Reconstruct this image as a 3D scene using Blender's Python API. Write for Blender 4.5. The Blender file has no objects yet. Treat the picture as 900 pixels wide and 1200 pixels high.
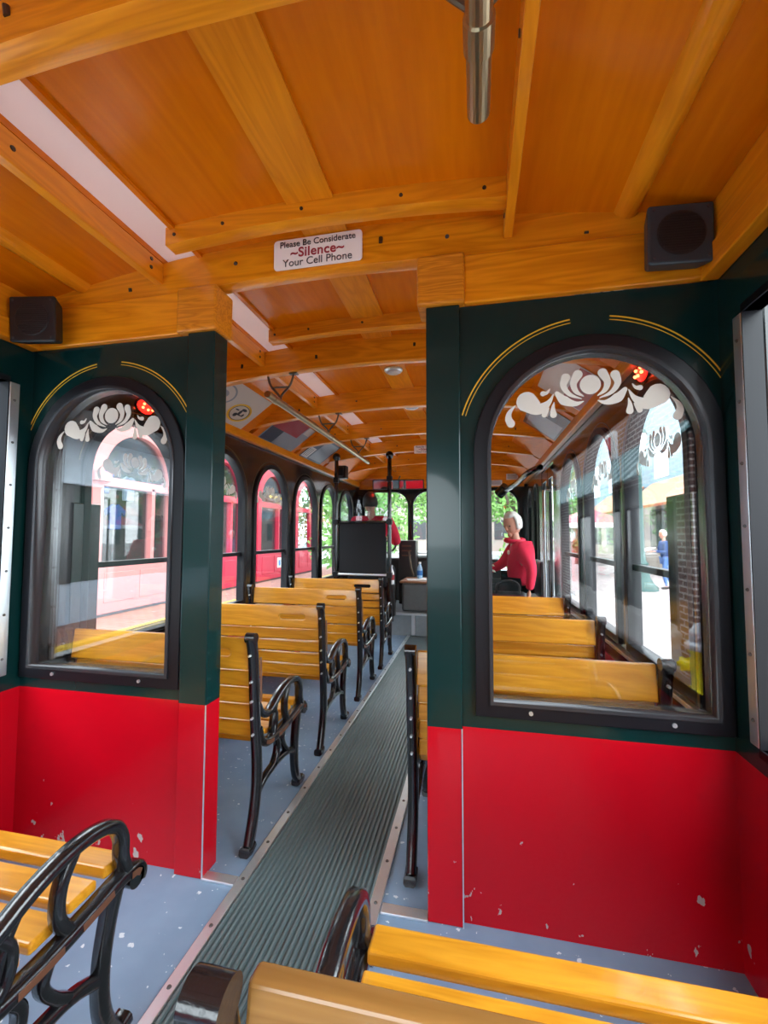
import bpy, bmesh, math, random
from mathutils import Vector, Matrix
random.seed(7)
PI = math.pi
col = bpy.context.scene.collection
sc = bpy.context.scene

# ------------------------------------------------------------------ camera
F_PX, YAW, PIT, ROLL, CAM_H = 510.0, .209, .054, .002, 1.10
cd = bpy.data.cameras.new('camera'); cam = bpy.data.objects.new('camera', cd); col.objects.link(cam)
cd.sensor_fit = 'VERTICAL'; cd.sensor_height = 24.0; cd.lens = 24.0*F_PX/1200.0
cd.clip_start = .02; cd.clip_end = 400
fw = Vector((-math.sin(YAW)*math.cos(PIT), math.cos(YAW)*math.cos(PIT), math.sin(PIT)))
rt = Vector((math.cos(YAW), math.sin(YAW), 0)); up = rt.cross(fw)
r2 = rt*math.cos(ROLL)+up*math.sin(ROLL); u2 = up*math.cos(ROLL)-rt*math.sin(ROLL)
M3 = Matrix((r2, u2, -fw)).transposed()
cam.matrix_world = Matrix.Translation((0, 0, CAM_H)) @ M3.to_4x4()
sc.camera = cam

# ------------------------------------------------------------------ world / exposure
w = bpy.data.worlds.new('overcast_sky'); sc.world = w; w.use_nodes = True
bg = w.node_tree.nodes['Background']
bg.inputs[0].default_value = (.84, .945, 1.0, 1); bg.inputs[1].default_value = 1.0
sc.view_settings.view_transform = 'Standard'; sc.view_settings.look = 'None'
sc.view_settings.exposure = 3.45; sc.view_settings.gamma = 1.0
try: sc.view_settings.use_curve_mapping = False
except Exception: pass

# ------------------------------------------------------------------ materials
def nodes(name):
    m = bpy.data.materials.new(name); m.use_nodes = True
    nt = m.node_tree; return m, nt, nt.nodes['Principled BSDF']
def c4(c): return (c[0], c[1], c[2], 1)
def mat(name, c, rough=.5, metal=0, coat=0, spec=.5, emit=None, es=0, bump=0, bscale=60, var=0):
    m, nt, b = nodes(name)
    b.inputs['Base Color'].default_value = c4(c); b.inputs['Roughness'].default_value = rough
    b.inputs['Metallic'].default_value = metal; b.inputs['Coat Weight'].default_value = coat
    b.inputs['Coat Roughness'].default_value = .08; b.inputs['Specular IOR Level'].default_value = spec
    if emit: b.inputs['Emission Color'].default_value = c4(emit); b.inputs['Emission Strength'].default_value = es
    if bump or var:
        tc = nt.nodes.new('ShaderNodeTexCoord'); n = nt.nodes.new('ShaderNodeTexNoise'); n.inputs['Scale'].default_value = bscale
        n.inputs['Detail'].default_value = 4
        nt.links.new(tc.outputs['Object'], n.inputs['Vector'])
        if bump:
            bp = nt.nodes.new('ShaderNodeBump'); bp.inputs['Strength'].default_value = bump; bp.inputs['Distance'].default_value = .004
            nt.links.new(n.outputs['Fac'], bp.inputs['Height']); nt.links.new(bp.outputs[0], b.inputs['Normal'])
        if var:
            mx = nt.nodes.new('ShaderNodeMix'); mx.data_type = 'RGBA'
            mx.inputs[6].default_value = c4([v*(1-var) for v in c]); mx.inputs[7].default_value = c4([min(1, v*(1+var)) for v in c])
            nt.links.new(n.outputs['Fac'], mx.inputs[0]); nt.links.new(mx.outputs[2], b.inputs['Base Color'])
    return m
def wood(name, light, dark, axis='x', rough=.32, coat=.5, scale=1.0, rings=.6):
    m, nt, b = nodes(name); N = nt.nodes; L = nt.links
    tc = N.new('ShaderNodeTexCoord'); mp = N.new('ShaderNodeMapping')
    s = {'x': (1.2, 14, 14), 'y': (14, 1.2, 14), 'z': (14, 14, 1.2)}[axis]
    mp.inputs['Scale'].default_value = [v*scale for v in s]
    L.new(tc.outputs['Object'], mp.inputs['Vector'])
    n1 = N.new('ShaderNodeTexNoise'); n1.inputs['Scale'].default_value = 1.0; n1.inputs['Detail'].default_value = 3
    n1.inputs['Distortion'].default_value = .6
    L.new(mp.outputs[0], n1.inputs['Vector'])
    mul = N.new('ShaderNodeMath'); mul.operation = 'MULTIPLY'; mul.inputs[1].default_value = 14
    L.new(n1.outputs['Fac'], mul.inputs[0])
    fr = N.new('ShaderNodeMath'); fr.operation = 'PINGPONG'; fr.inputs[1].default_value = 1.0
    L.new(mul.outputs[0], fr.inputs[0])
    n2 = N.new('ShaderNodeTexNoise'); n2.inputs['Scale'].default_value = 9; n2.inputs['Detail'].default_value = 4
    L.new(mp.outputs[0], n2.inputs['Vector'])
    add = N.new('ShaderNodeMix'); add.data_type = 'FLOAT'; add.inputs[0].default_value = 1-rings
    L.new(fr.outputs[0], add.inputs[2]); L.new(n2.outputs['Fac'], add.inputs[3])
    mx = N.new('ShaderNodeMix'); mx.data_type = 'RGBA'
    mx.inputs[6].default_value = c4(dark); mx.inputs[7].default_value = c4(light)
    L.new(add.outputs[0], mx.inputs[0]); L.new(mx.outputs[2], b.inputs['Base Color'])
    b.inputs['Roughness'].default_value = rough; b.inputs['Coat Weight'].default_value = coat; b.inputs['Coat Roughness'].default_value = .12; b.inputs['Specular IOR Level'].default_value = .25
    bp = N.new('ShaderNodeBump'); bp.inputs['Strength'].default_value = .15; bp.inputs['Distance'].default_value = .002
    L.new(n2.outputs['Fac'], bp.inputs['Height']); L.new(bp.outputs[0], b.inputs['Normal'])
    return m
def glass(name, tint=(1, 1, 1), ior=1.55):
    m = bpy.data.materials.new(name); m.use_nodes = True; nt = m.node_tree; N = nt.nodes; L = nt.links; N.clear()
    out = N.new('ShaderNodeOutputMaterial'); mix = N.new('ShaderNodeMixShader'); fr = N.new('ShaderNodeFresnel'); fr.inputs[0].default_value = ior
    tr = N.new('ShaderNodeBsdfTransparent'); tr.inputs[0].default_value = c4(tint)
    gl = N.new('ShaderNodeBsdfGlossy'); gl.inputs['Roughness'].default_value = .0
    g = N.new('ShaderNodeNewGeometry'); mi = N.new('ShaderNodeMix'); mi.data_type = 'FLOAT'   # both faces of the sheet reflect alike
    mi.inputs[2].default_value = ior; mi.inputs[3].default_value = 1/ior; L.new(g.outputs['Backfacing'], mi.inputs[0]); L.new(mi.outputs[0], fr.inputs[0])
    L.new(fr.outputs[0], mix.inputs[0]); L.new(tr.outputs[0], mix.inputs[1]); L.new(gl.outputs[0], mix.inputs[2]); L.new(mix.outputs[0], out.inputs[0])
    return m
def skylight(name, c, t):
    m = bpy.data.materials.new(name); m.use_nodes = True; nt = m.node_tree; N = nt.nodes; L = nt.links; N.clear()
    out = N.new('ShaderNodeOutputMaterial'); ad = N.new('ShaderNodeAddShader'); d = N.new('ShaderNodeBsdfDiffuse'); tr = N.new('ShaderNodeBsdfTranslucent')
    d.inputs[0].default_value = c4(c); tr.inputs[0].default_value = c4(t)
    L.new(d.outputs[0], ad.inputs[0]); L.new(tr.outputs[0], ad.inputs[1]); L.new(ad.outputs[0], out.inputs[0]); return m
def two_tone(name, upc, lowc, zb):
    """panel paint: green above the line z=zb, red below it, with worn chips close to the floor"""
    m, nt, b = nodes(name); N = nt.nodes; L = nt.links
    g = N.new('ShaderNodeNewGeometry'); sx = N.new('ShaderNodeSeparateXYZ'); L.new(g.outputs['Position'], sx.inputs[0])
    gt = N.new('ShaderNodeMath'); gt.operation = 'GREATER_THAN'; gt.inputs[1].default_value = zb; L.new(sx.outputs[2], gt.inputs[0])
    mx = N.new('ShaderNodeMix'); mx.data_type = 'RGBA'; mx.inputs[6].default_value = c4(lowc); mx.inputs[7].default_value = c4(upc)
    L.new(gt.outputs[0], mx.inputs[0])
    n = N.new('ShaderNodeTexNoise'); n.inputs['Scale'].default_value = 26; n.inputs['Detail'].default_value = 5
    mp = N.new('ShaderNodeMapping'); mp.inputs['Scale'].default_value = (1, 1, .7); L.new(g.outputs['Position'], mp.inputs[0]); L.new(mp.outputs[0], n.inputs['Vector'])
    # chip threshold rises with height
    mr = N.new('ShaderNodeMapRange'); mr.inputs[1].default_value = 0; mr.inputs[2].default_value = .35; mr.inputs[3].default_value = .625; mr.inputs[4].default_value = .80
    L.new(sx.outputs[2], mr.inputs[0])
    g2 = N.new('ShaderNodeMath'); g2.operation = 'GREATER_THAN'; L.new(n.outputs['Fac'], g2.inputs[0]); L.new(mr.outputs[0], g2.inputs[1])
    m2 = N.new('ShaderNodeMix'); m2.data_type = 'RGBA'; m2.inputs[7].default_value = (.45, .38, .36, 1)
    L.new(g2.outputs[0], m2.inputs[0]); L.new(mx.outputs[2], m2.inputs[6]); L.new(m2.outputs[2], b.inputs['Base Color'])
    b.inputs['Roughness'].default_value = .24; b.inputs['Coat Weight'].default_value = .28; b.inputs['Coat Roughness'].default_value = .06
    b.inputs['Specular IOR Level'].default_value = .22
    return m
def brick(name, c1, c2, mortar, scale=4.0, plane='yz', bw=.5, rh=.25, ms=.02):
    m, nt, b = nodes(name); N = nt.nodes; L = nt.links
    g = N.new('ShaderNodeNewGeometry'); sx = N.new('ShaderNodeSeparateXYZ'); L.new(g.outputs['Position'], sx.inputs[0])
    cb = N.new('ShaderNodeCombineXYZ'); i = {'x': 0, 'y': 1, 'z': 2}
    L.new(sx.outputs[i[plane[0]]], cb.inputs[0]); L.new(sx.outputs[i[plane[1]]], cb.inputs[1])
    t = N.new('ShaderNodeTexBrick'); t.inputs['Scale'].default_value = scale; t.inputs['Color1'].default_value = c4(c1); t.inputs['Color2'].default_value = c4(c2)
    t.inputs['Mortar'].default_value = c4(mortar); t.inputs['Mortar Size'].default_value = ms; t.inputs['Brick Width'].default_value = bw; t.inputs['Row Height'].default_value = rh
    L.new(cb.outputs[0], t.inputs['Vector']); L.new(t.outputs[0], b.inputs['Base Color']); b.inputs['Roughness'].default_value = .8
    return m
def floor_paint(name):
    m, nt, b = nodes(name); N = nt.nodes; L = nt.links
    g = N.new('ShaderNodeNewGeometry')
    n = N.new('ShaderNodeTexNoise'); n.inputs['Scale'].default_value = 7; n.inputs['Detail'].default_value = 6; L.new(g.outputs['Position'], n.inputs['Vector'])
    mx = N.new('ShaderNodeMix'); mx.data_type = 'RGBA'; mx.inputs[6].default_value = (.12, .19, .29, 1); mx.inputs[7].default_value = (.22, .32, .44, 1)
    L.new(n.outputs['Fac'], mx.inputs[0])
    n2 = N.new('ShaderNodeTexNoise'); n2.inputs['Scale'].default_value = 42; n2.inputs['Detail'].default_value = 4; L.new(g.outputs['Position'], n2.inputs['Vector'])
    gt = N.new('ShaderNodeMath'); gt.operation = 'GREATER_THAN'; gt.inputs[1].default_value = .672; L.new(n2.outputs['Fac'], gt.inputs[0])
    m2 = N.new('ShaderNodeMix'); m2.data_type = 'RGBA'; m2.inputs[7].default_value = (.6, .66, .7, 1)
    L.new(gt.outputs[0], m2.inputs[0]); L.new(mx.outputs[2], m2.inputs[6]); L.new(m2.outputs[2], b.inputs['Base Color'])
    b.inputs['Roughness'].default_value = .38
    return m
MT = {}
def K(k, *a, **kw): MT[k] = a[0](k, *a[1:], **kw) if callable(a[0]) else mat(k, *a, **kw)
K('panel_wood_y', wood, (.74, .195, .001), (.56, .125, .0005), 'y', .25, .22, .5, .25)
K('cove_wood', wood, (.74, .20, .001), (.60, .145, .0005), 'y', .45, .0, .5, .25)
K('beam_wood_x', wood, (.88, .325, .010), (.60, .175, .003), 'x', .3, .35, 1.0, .62)
K('beam_wood_y', wood, (.84, .300, .009), (.60, .170, .003), 'y', .3, .35, 1.0, .45)
K('block_wood', wood, (.80, .30, .018), (.46, .135, .005), 'x', .35, .4, 2.2, .6)
K('slat_wood', wood, (.74, .34, .025), (.50, .190, .008), 'x', .28, .5, 1.1, .55)
K('slat_wood_brown', wood, (.40, .20, .055), (.26, .12, .028), 'x', .25, .6, 1.1, .5)
K('slat_wood_dark', wood, (.34, .16, .05), (.20, .085, .022), 'x', .25, .6, 1.1, .5)
K('two_tone', two_tone, (.002, .022, .022), (.47, .002, .010), .545)
K('black_gloss', (.006, .007, .009), .14, coat=.4)
K('black_wall', (.010, .011, .012), .2, coat=.3)
K('black_iron', (.008, .008, .010), .22, coat=.5, bump=.25, bscale=90)
K('rust_inlay', (.13, .05, .025), .45, var=.4, bscale=30)
K('frame_black', (.006, .006, .009), .36, spec=.28)
K('frame_edge', (.035, .035, .04), .25, metal=.2)
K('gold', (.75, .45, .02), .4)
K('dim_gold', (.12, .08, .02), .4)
K('etch', (.62, .58, .52), .8)
K('glass', glass)
K('partition_glass', glass, (1, 1, 1), 1.72)
K('plexi', glass, (.8, .85, .88), 1.5)
K('floor', floor_paint)
K('rubber', (.105, .150, .160), .36, var=.15, bscale=8)
K('aluminium', (.70, .76, .80), .32, metal=.85, bump=.1)
K('rivet', (.12, .12, .12), .4, metal=.6)
K('step_grey', (.23, .27, .29), .4, var=.2, bscale=20)
K('white_plastic', (.78, .72, .70), .5)
K('roof_light', skylight, (.60, .52, .50), (.15, .125, .12))
K('sign_white', (.93, .86, .83), .45)
K('text_dark', (.05, .04, .045), .6)
K('text_red', (.35, .02, .035), .6)
K('speaker_grey', (.028, .042, .055), .45)
K('speaker_black', (.010, .011, .014), .45)
K('brass', (.42, .33, .20), .28, metal=.95, bump=.08, bscale=25)
K('steel_dark', (.12, .09, .06), .35, metal=.7)
K('screw', (.05, .03, .02), .4, metal=.4)
K('red_lamp', (.5, .0, .0), .3, emit=(1, .01, .005), es=.55)
K('red_led', (.9, .1, .05), .3, emit=(1, .10, .03), es=1.6)
K('poster_white', (.55, .50, .47), .4)
K('poster_red', (.30, .012, .02), .4)
K('poster_dark', (.03, .04, .07), .4)
K('poster_grey', (.22, .25, .30), .4)
K('red_cloth', (.62, .008, .045), .85, var=.25, bscale=14)
K('dark_cloth', (.005, .006, .009), .85)
K('blue_cloth', (.02, .05, .16), .85)
K('jeans', (.06, .13, .33), .85)
K('skin', (.50, .24, .16), .55)
K('white_hair', (.62, .60, .55), .8, var=.2, bscale=80)
K('dark_hair', (.03, .025, .02), .7)
K('eye', (.02, .015, .012), .3)
K('lips', (.36, .10, .09), .5)
K('bag_black', (.012, .013, .016), .5)
K('paper', (.75, .76, .74), .7)
K('console_grey', (.13, .14, .14), .45, var=.15, bscale=30)
K('console_wood', (.30, .12, .04), .4)
K('machine_black', (.012, .010, .010), .35)
K('machine_brown', (.10, .045, .02), .4)
K('bottle_clear', (.35, .55, .75), .15)
K('bottle_blue', (.02, .14, .42), .3)
K('cap_white', (.8, .8, .8), .4)
K('mirror', (.8, .8, .8), .03, metal=1)
K('red_frame', (.36, .010, .035), .45)
K('hazed_frame', (.40, .14, .13), .6)
K('shop_wall', (.045, .05, .06), .6)
K('shop_inside', (.06, .05, .05), .7, var=.8, bscale=5)
K('shirt_blue', (.02, .10, .38), .8)
K('shirt_white', (.5, .52, .58), .8)
K('shirt_yellow', (.55, .38, .05), .8)
K('shop_glass', glass, (.72, .78, .82), 1.6)
K('facade_white', (.66, .76, .86), .7)
K('facade_panel', (.46, .54, .64), .7)
K('store_green', (.025, .055, .045), .15)
K('facade_dark', (.02, .022, .025), .5)
K('road', (.30, .31, .32), .9, var=.1, bscale=3)
K('pavement', (.44, .44, .45), .9, var=.08, bscale=3)
K('yellow_line', (.65, .42, .05), .8)
K('dark_ground', (.07, .065, .065), .9, var=.2, bscale=6)
K('kerb', (.45, .44, .43), .8)
K('green_metal', (.02, .07, .06), .4)
K('hydrant_yellow', (.80, .72, .0), .35, coat=.3)
K('hydrant_cap', (.42, .46, .52), .3, coat=.3)
K('awning_teal', (.03, .12, .13), .7)
K('awning_stripe', (.30, .42, .45), .7)
K('awning_orange', (.42, .15, .08), .7)
K('facade_beige', (.24, .20, .17), .8)
K('facade_blue', (.16, .24, .28), .8)
K('sign_red', (.6, .02, .03), .5)
K('bark', (.10, .07, .05), .9)
K('leaf', (.12, .26, .05), .6, var=.5, bscale=1.5)
K('leaf_dark', (.08, .22, .04), .6, var=.5, bscale=1.5)
MT['brick_wall'] = brick('brick_wall', (.13, .040, .030), (.08, .028, .022), (.42, .38, .36), 1.0, 'yz', .21, .075, .012)
MT['brick_side'] = brick('brick_side', (.30, .12, .09), (.20, .09, .07), (.20, .17, .16), 1.0, 'xy', .22, .11, .008)
MT['brick_plaza'] = brick('brick_plaza', (.36, .29, .28), (.29, .24, .235), (.20, .18, .175), 1.0, 'xy', .22, .11, .008)

# ------------------------------------------------------------------ mesh helpers
def tag(o, label=None, cat=None, group=None, kind=None):
    if label: o['label'] = label
    if cat: o['category'] = cat
    if group: o['group'] = group
    if kind: o['kind'] = kind
    return o
def empty(name, loc=(0, 0, 0), rz=0, **k):
    o = bpy.data.objects.new(name, None); col.objects.link(o); o.location = loc; o.rotation_euler[2] = rz; o.empty_display_size = .05
    return tag(o, **k)
def obj(name, bm, m, parent=None, smooth=False, bevel=0, seg=2, auto=None):
    me = bpy.data.meshes.new(name)
    bmesh.ops.recalc_face_normals(bm, faces=bm.faces)
    if smooth:
        for e in bm.edges:
            if len(e.link_faces) == 2 and e.calc_face_angle(0) > .95: e.smooth = False
    bm.to_mesh(me); bm.free()
    ms = m if isinstance(m, (list, tuple)) else [m]
    for q in ms: me.materials.append(MT[q])
    if smooth:
        for p in me.polygons: p.use_smooth = True
    o = bpy.data.objects.new(name, me); col.objects.link(o)
    if parent is not None: o.parent = parent
    if bevel:
        b = o.modifiers.new('bevel', 'BEVEL'); b.width = bevel; b.segments = seg; b.limit_method = 'ANGLE'; b.angle_limit = .6
    return o
def pieces(name, bm, m, parent=None, **kw):
    """one object per separate piece of the mesh"""
    seen = set(); out = []
    for v0 in list(bm.verts):
        if v0 in seen: continue
        st = [v0]; comp = []; seen.add(v0)
        while st:
            v = st.pop(); comp.append(v)
            for e in v.link_edges:
                w_ = e.other_vert(v)
                if w_ not in seen: seen.add(w_); st.append(w_)
        nb = bmesh.new(); mp = {v: nb.verts.new(v.co) for v in comp}
        fs = set(f for v in comp for f in v.link_faces)
        for f in fs: nf = nb.faces.new([mp[v] for v in f.verts]); nf.material_index = f.material_index
        out.append(obj(name, nb, m, parent, **kw))
    bm.free(); return out
def B(): return bmesh.new()
def box(bm, x0, x1, y0, y1, z0, z1, mi=0, mtx=None):
    vs = [bm.verts.new((x, y, z)) for x in (x0, x1) for y in (y0, y1) for z in (z0, z1)]
    for f in ((0, 1, 3, 2), (4, 6, 7, 5), (0, 4, 5, 1), (2, 3, 7, 6), (0, 2, 6, 4), (1, 5, 7, 3)):
        fc = bm.faces.new([vs[i] for i in f]); fc.material_index = mi
    if mtx is not None:
        for v in vs: v.co = mtx @ v.co
    return vs
def quad(bm, pts, mi=0):
    f = bm.faces.new([bm.verts.new(p) for p in pts]); f.material_index = mi; return f
def cyl(bm, p0, p1, r0, r1=None, n=16, mi=0):
    if r1 is None: r1 = r0
    p0 = Vector(p0); p1 = Vector(p1); d = (p1-p0).normalized()
    a = d.orthogonal().normalized(); b = d.cross(a)
    A = [bm.verts.new(p0+(a*math.cos(2*PI*i/n)+b*math.sin(2*PI*i/n))*r0) for i in range(n)]
    C = [bm.verts.new(p1+(a*math.cos(2*PI*i/n)+b*math.sin(2*PI*i/n))*r1) for i in range(n)]
    for i in range(n):
        j = (i+1) % n; f = bm.faces.new((A[i], A[j], C[j], C[i])); f.material_index = mi
    bm.faces.new(A[::-1]).material_index = mi; bm.faces.new(C).material_index = mi
def tube(bm, pts, r, n=10, mi=0):
    pts = [Vector(p) for p in pts]; rings = []
    rr = r if isinstance(r, (list, tuple)) else [r]*len(pts)
    nrm = None
    for i, p in enumerate(pts):
        d = ((pts[i+1]-p) if i == 0 else (p-pts[i-1]) if i == len(pts)-1 else (pts[i+1]-pts[i-1])).normalized()
        if nrm is None: nrm = d.orthogonal().normalized()
        nrm = (nrm-d*nrm.dot(d)).normalized(); b = d.cross(nrm)
        rings.append([bm.verts.new(p+(nrm*math.cos(2*PI*k/n)+b*math.sin(2*PI*k/n))*rr[i]) for k in range(n)])
    for a, c in zip(rings, rings[1:]):
        for k in range(n):
            j = (k+1) % n; bm.faces.new((a[k], a[j], c[j], c[k])).material_index = mi
    bm.faces.new(rings[0][::-1]).material_index = mi; bm.faces.new(rings[-1]).material_index = mi
def lathe(bm, prof, c=(0, 0, 0), n=24, mi=0):
    """prof: list of (radius, z)"""
    rings = []
    for r, z in prof: rings.append([bm.verts.new((c[0]+r*math.cos(2*PI*k/n), c[1]+r*math.sin(2*PI*k/n), c[2]+z)) for k in range(n)])
    for a, d in zip(rings, rings[1:]):
        for k in range(n):
            j = (k+1) % n; bm.faces.new((a[k], a[j], d[j], d[k])).material_index = mi
    bm.faces.new(rings[0][::-1]).material_index = mi; bm.faces.new(rings[-1]).material_index = mi
def ball(bm, c, r, seg=16, mi=0, sc3=(1, 1, 1)):
    m = Matrix.Translation(c) @ Matrix.Diagonal((r*sc3[0], r*sc3[1], r*sc3[2], 1))
    g = bmesh.ops.create_uvsphere(bm, u_segments=seg, v_segments=max(6, seg//2), radius=1, matrix=m)
    fs = set()
    for v in g['verts']:
        for f in v.link_faces: fs.add(f)
    for f in fs: f.material_index = mi
    return g['verts']
def catmull(pts, k=6):
    P = [Vector(p) for p in pts]; P = [2*P[0]-P[1]]+P+[2*P[-1]-P[-2]]; out = []
    for i in range(1, len(P)-2):
        a, b, c, d = P[i-1:i+3]
        for s in range(k):
            t = s/k; out.append(.5*((2*b)+(c-a)*t+(2*a-5*b+4*c-d)*t*t+(3*b-a-3*c+d)*t**3))
    out.append(P[-2]); return out
def plate(loops, plane, d0, d1, bm=None, mi=0):
    """flat plate: the first loop is the outline, the rest are holes; plane 'xz' (depth y) or 'yz' (depth x) or 'xy' (depth z)"""
    cu = bpy.data.curves.new('t', 'CURVE'); cu.dimensions = '2D'; cu.fill_mode = 'BOTH'; cu.extrude = abs(d1-d0)/2
    for L in loops:
        s = cu.splines.new('POLY'); s.points.add(len(L)-1); s.use_cyclic_u = True
        for p, q in zip(s.points, L): p.co = (q[0], q[1], 0, 1)
    o = bpy.data.objects.new('t', cu); col.objects.link(o)
    bpy.context.view_layer.update()
    me = bpy.data.meshes.new_from_object(o.evaluated_get(bpy.context.evaluated_depsgraph_get()))
    bpy.data.objects.remove(o); bpy.data.curves.remove(cu)
    b = B(); b.from_mesh(me); bpy.data.meshes.remove(me)
    bmesh.ops.remove_doubles(b, verts=b.verts, dist=1e-5)
    mid = (d0+d1)/2
    for v in b.verts:
        u_, v_, w_ = v.co
        v.co = (u_, mid+w_, v_) if plane == 'xz' else (mid+w_, u_, v_) if plane == 'yz' else (u_, v_, mid+w_)
    for f in b.faces: f.material_index = mi
    if bm is not None:
        me = bpy.data.meshes.new('t'); b.to_mesh(me); b.free(); bm.from_mesh(me); bpy.data.meshes.remove(me); return bm
    return b
def arch(c, hw, z0, z1, n=24, r=None):
    """closed arch outline, flat bottom z0, semicircular (or corner radius r) top reaching z1"""
    if r is None: r = hw
    pts = [(c-hw, z0), (c+hw, z0)]
    for i in range(n//2+1):
        a = PI/2*i/(n//2); pts.append((c+hw-r+r*math.cos(a), z1-r+r*math.sin(a)))
    for i in range(n//2+1):
        a = PI/2+PI/2*i/(n//2); pts.append((c-hw+r+r*math.cos(a), z1-r+r*math.sin(a)))
    out = []
    for p in pts:
        if not out or (abs(p[0]-out[-1][0])+abs(p[1]-out[-1][1])) > 1e-5: out.append(p)
    return out
def rect(a0, a1, b0, b1): return [(a0, b0), (a1, b0), (a1, b1), (a0, b1)]
def arc(c, r, a0, a1, n=24): return [(c[0]+r*math.cos(a0+(a1-a0)*i/n), c[1]+r*math.sin(a0+(a1-a0)*i/n)) for i in range(n+1)]
def struct(name, bm, m, parent=None, **k):
    o = obj(name, bm, m, parent, **k)
    if parent is None: o['kind'] = 'structure'
    return o
def copy_tree(o, parent=None):
    kids = list(o.children); c = o.copy(); col.objects.link(c); c.parent = parent
    for ch in kids: copy_tree(ch, c)
    return c
def text_mesh(s, size, loc, m, name, parent, rot=(PI/2, 0, 0), extrude=.0006, bold=0, spacing=1.0):
    cu = bpy.data.curves.new('txt', 'FONT'); cu.body = s; cu.size = size; cu.align_x = 'CENTER'; cu.align_y = 'CENTER'; cu.extrude = extrude
    cu.offset = bold; cu.space_character = spacing
    o = bpy.data.objects.new('txt', cu); col.objects.link(o); bpy.context.view_layer.update()
    me = bpy.data.meshes.new_from_object(o.evaluated_get(bpy.context.evaluated_depsgraph_get()))
    bpy.data.objects.remove(o); bpy.data.curves.remove(cu)
    me.materials.clear(); me.materials.append(MT[m])
    o = bpy.data.objects.new(name, me); col.objects.link(o); o.location = loc; o.rotation_euler = rot; o.parent = parent
    return o

# ------------------------------------------------------------------ the bus: measures
XL, XR, XC = -1.65, .65, -.50
YP = 1.31                         # partition front
ZB = .545
def u_(x): return (x-XC)/1.15
def zt(x): return 2.10-.12*u_(x)**2      # ceiling skin
def zb(x): return 1.972-.10*u_(x)**2     # underside of the roof beams
YREAR, YFRONT = -1.6, 6.05
trim_n = [0]
def trim(bm, m, **k):
    trim_n[0] += 1; return struct('trim_%d' % trim_n[0], bm, m, **k)

# floor
b = B(); box(b, XL, XR, YREAR, 4.8, -.05, 0); struct('floor', b, 'floor')
b = B(); box(b, XL, XR, 4.8, YFRONT, -.05, .24); trim(b, 'step_grey')
b = B(); box(b, -.98, XR, 4.775, 4.83, .225, .247); box(b, -.705, -.665, 4.785, 4.8, .01, .225); trim(b, 'aluminium', bevel=.003)
# ribbed aisle mat
b = B(); x0, x1, n = -.722, -.318, 24; pr = []
for i in range(n):
    a = x0+(x1-x0)*i/n; d = (x1-x0)/n
    pr += [(a, .003), (a+d*.38, .001), (a+d*.48, .009), (a+d*.92, .009)]
pr.append((x1, .003))
A = [b.verts.new((x, YREAR, z)) for x, z in pr]; C_ = [b.verts.new((x, 4.79, z)) for x, z in pr]
for i in range(len(pr)-1): b.faces.new((A[i], A[i+1], C_[i+1], C_[i]))
mt = obj('aisle_mat', b, 'rubber'); tag(mt, 'dark grey ribbed rubber mat running down the centre aisle', 'floor mat')
for x0, x1 in ((-.752, -.720), (-.320, -.286)):
    b = B(); box(b, x0, x1, YREAR, 4.79, 0, .010)
    xm = (x0+x1)/2
    t = trim(b, 'aluminium', bevel=.002)
    b = B()
    for i in range(36): lathe(b, [(.006, .010), (.0045, .0125)], (xm, -1.4+i*.17, 0), 8)
    pieces('rivet', b, 'rivet', t)
b = B(); box(b, -.868, -.755, 1.295, 1.33, 0, .008); box(b, -.284, -.146, 1.295, 1.33, 0, .008); trim(b, 'aluminium', bevel=.002)

# ceiling skin
def strip(bm, xa, xb, y0, y1, f, n=10, th=.02, mi=0):
    for i in range(n):
        a = xa+(xb-xa)*i/n; c = xa+(xb-xa)*(i+1)/n
        vs = [(a, y0, f(a)), (c, y0, f(c)), (c, y1, f(c)), (a, y1, f(a))]
        lo = [bm.verts.new(v) for v in vs]; hi = [bm.verts.new((v[0], v[1], v[2]+th)) for v in vs]
        bm.faces.new(lo[::-1]).material_index = mi; bm.faces.new(hi).material_index = mi
        bm.faces.new((lo[0], lo[1], hi[1], hi[0])); bm.faces.new((lo[2], lo[3], hi[3], hi[2]))
        if i == 0: bm.faces.new((lo[3], lo[0], hi[0], hi[3]))
        if i == n-1: bm.faces.new((lo[1], lo[2], hi[2], hi[1]))
b = B()
strip(b, XL, -1.085, YREAR, YFRONT, zt); strip(b, -.945, XR, YREAR, YFRONT, zt)
struct('ceiling', b, 'panel_wood_y')
b = B(); strip(b, -1.10, -.93, YREAR, YFRONT, lambda x: zt(x)+.0205, 2, .006); trim(b, 'roof_light')
# fascia edge by the white slot
b = B(); box(b, -.947, -.930, YREAR, YFRONT, zt(-.95)-.010, zt(-.95)+.004); trim(b, 'panel_wood_y')
# centre batten, side battens
b = B(); strip(b, -.548, -.402, YREAR, YFRONT, lambda x: zt(x)-.010, 3, .009); trim(b, 'beam_wood_y')
for xa in (-1.425, .425):
    b = B(); prof = [(xa-.032, 0), (xa-.024, -.012), (xa-.008, -.020), (xa+.008, -.020), (xa+.024, -.012), (xa+.032, 0)]
    A = [b.verts.new((x, YREAR, zt(x)+z)) for x, z in prof]; C_ = [b.verts.new((x, YFRONT, zt(x)+z)) for x, z in prof]
    for i in range(5): b.faces.new((A[i], A[i+1], C_[i+1], C_[i]))
    trim(b, 'beam_wood_y', smooth=True)
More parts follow.
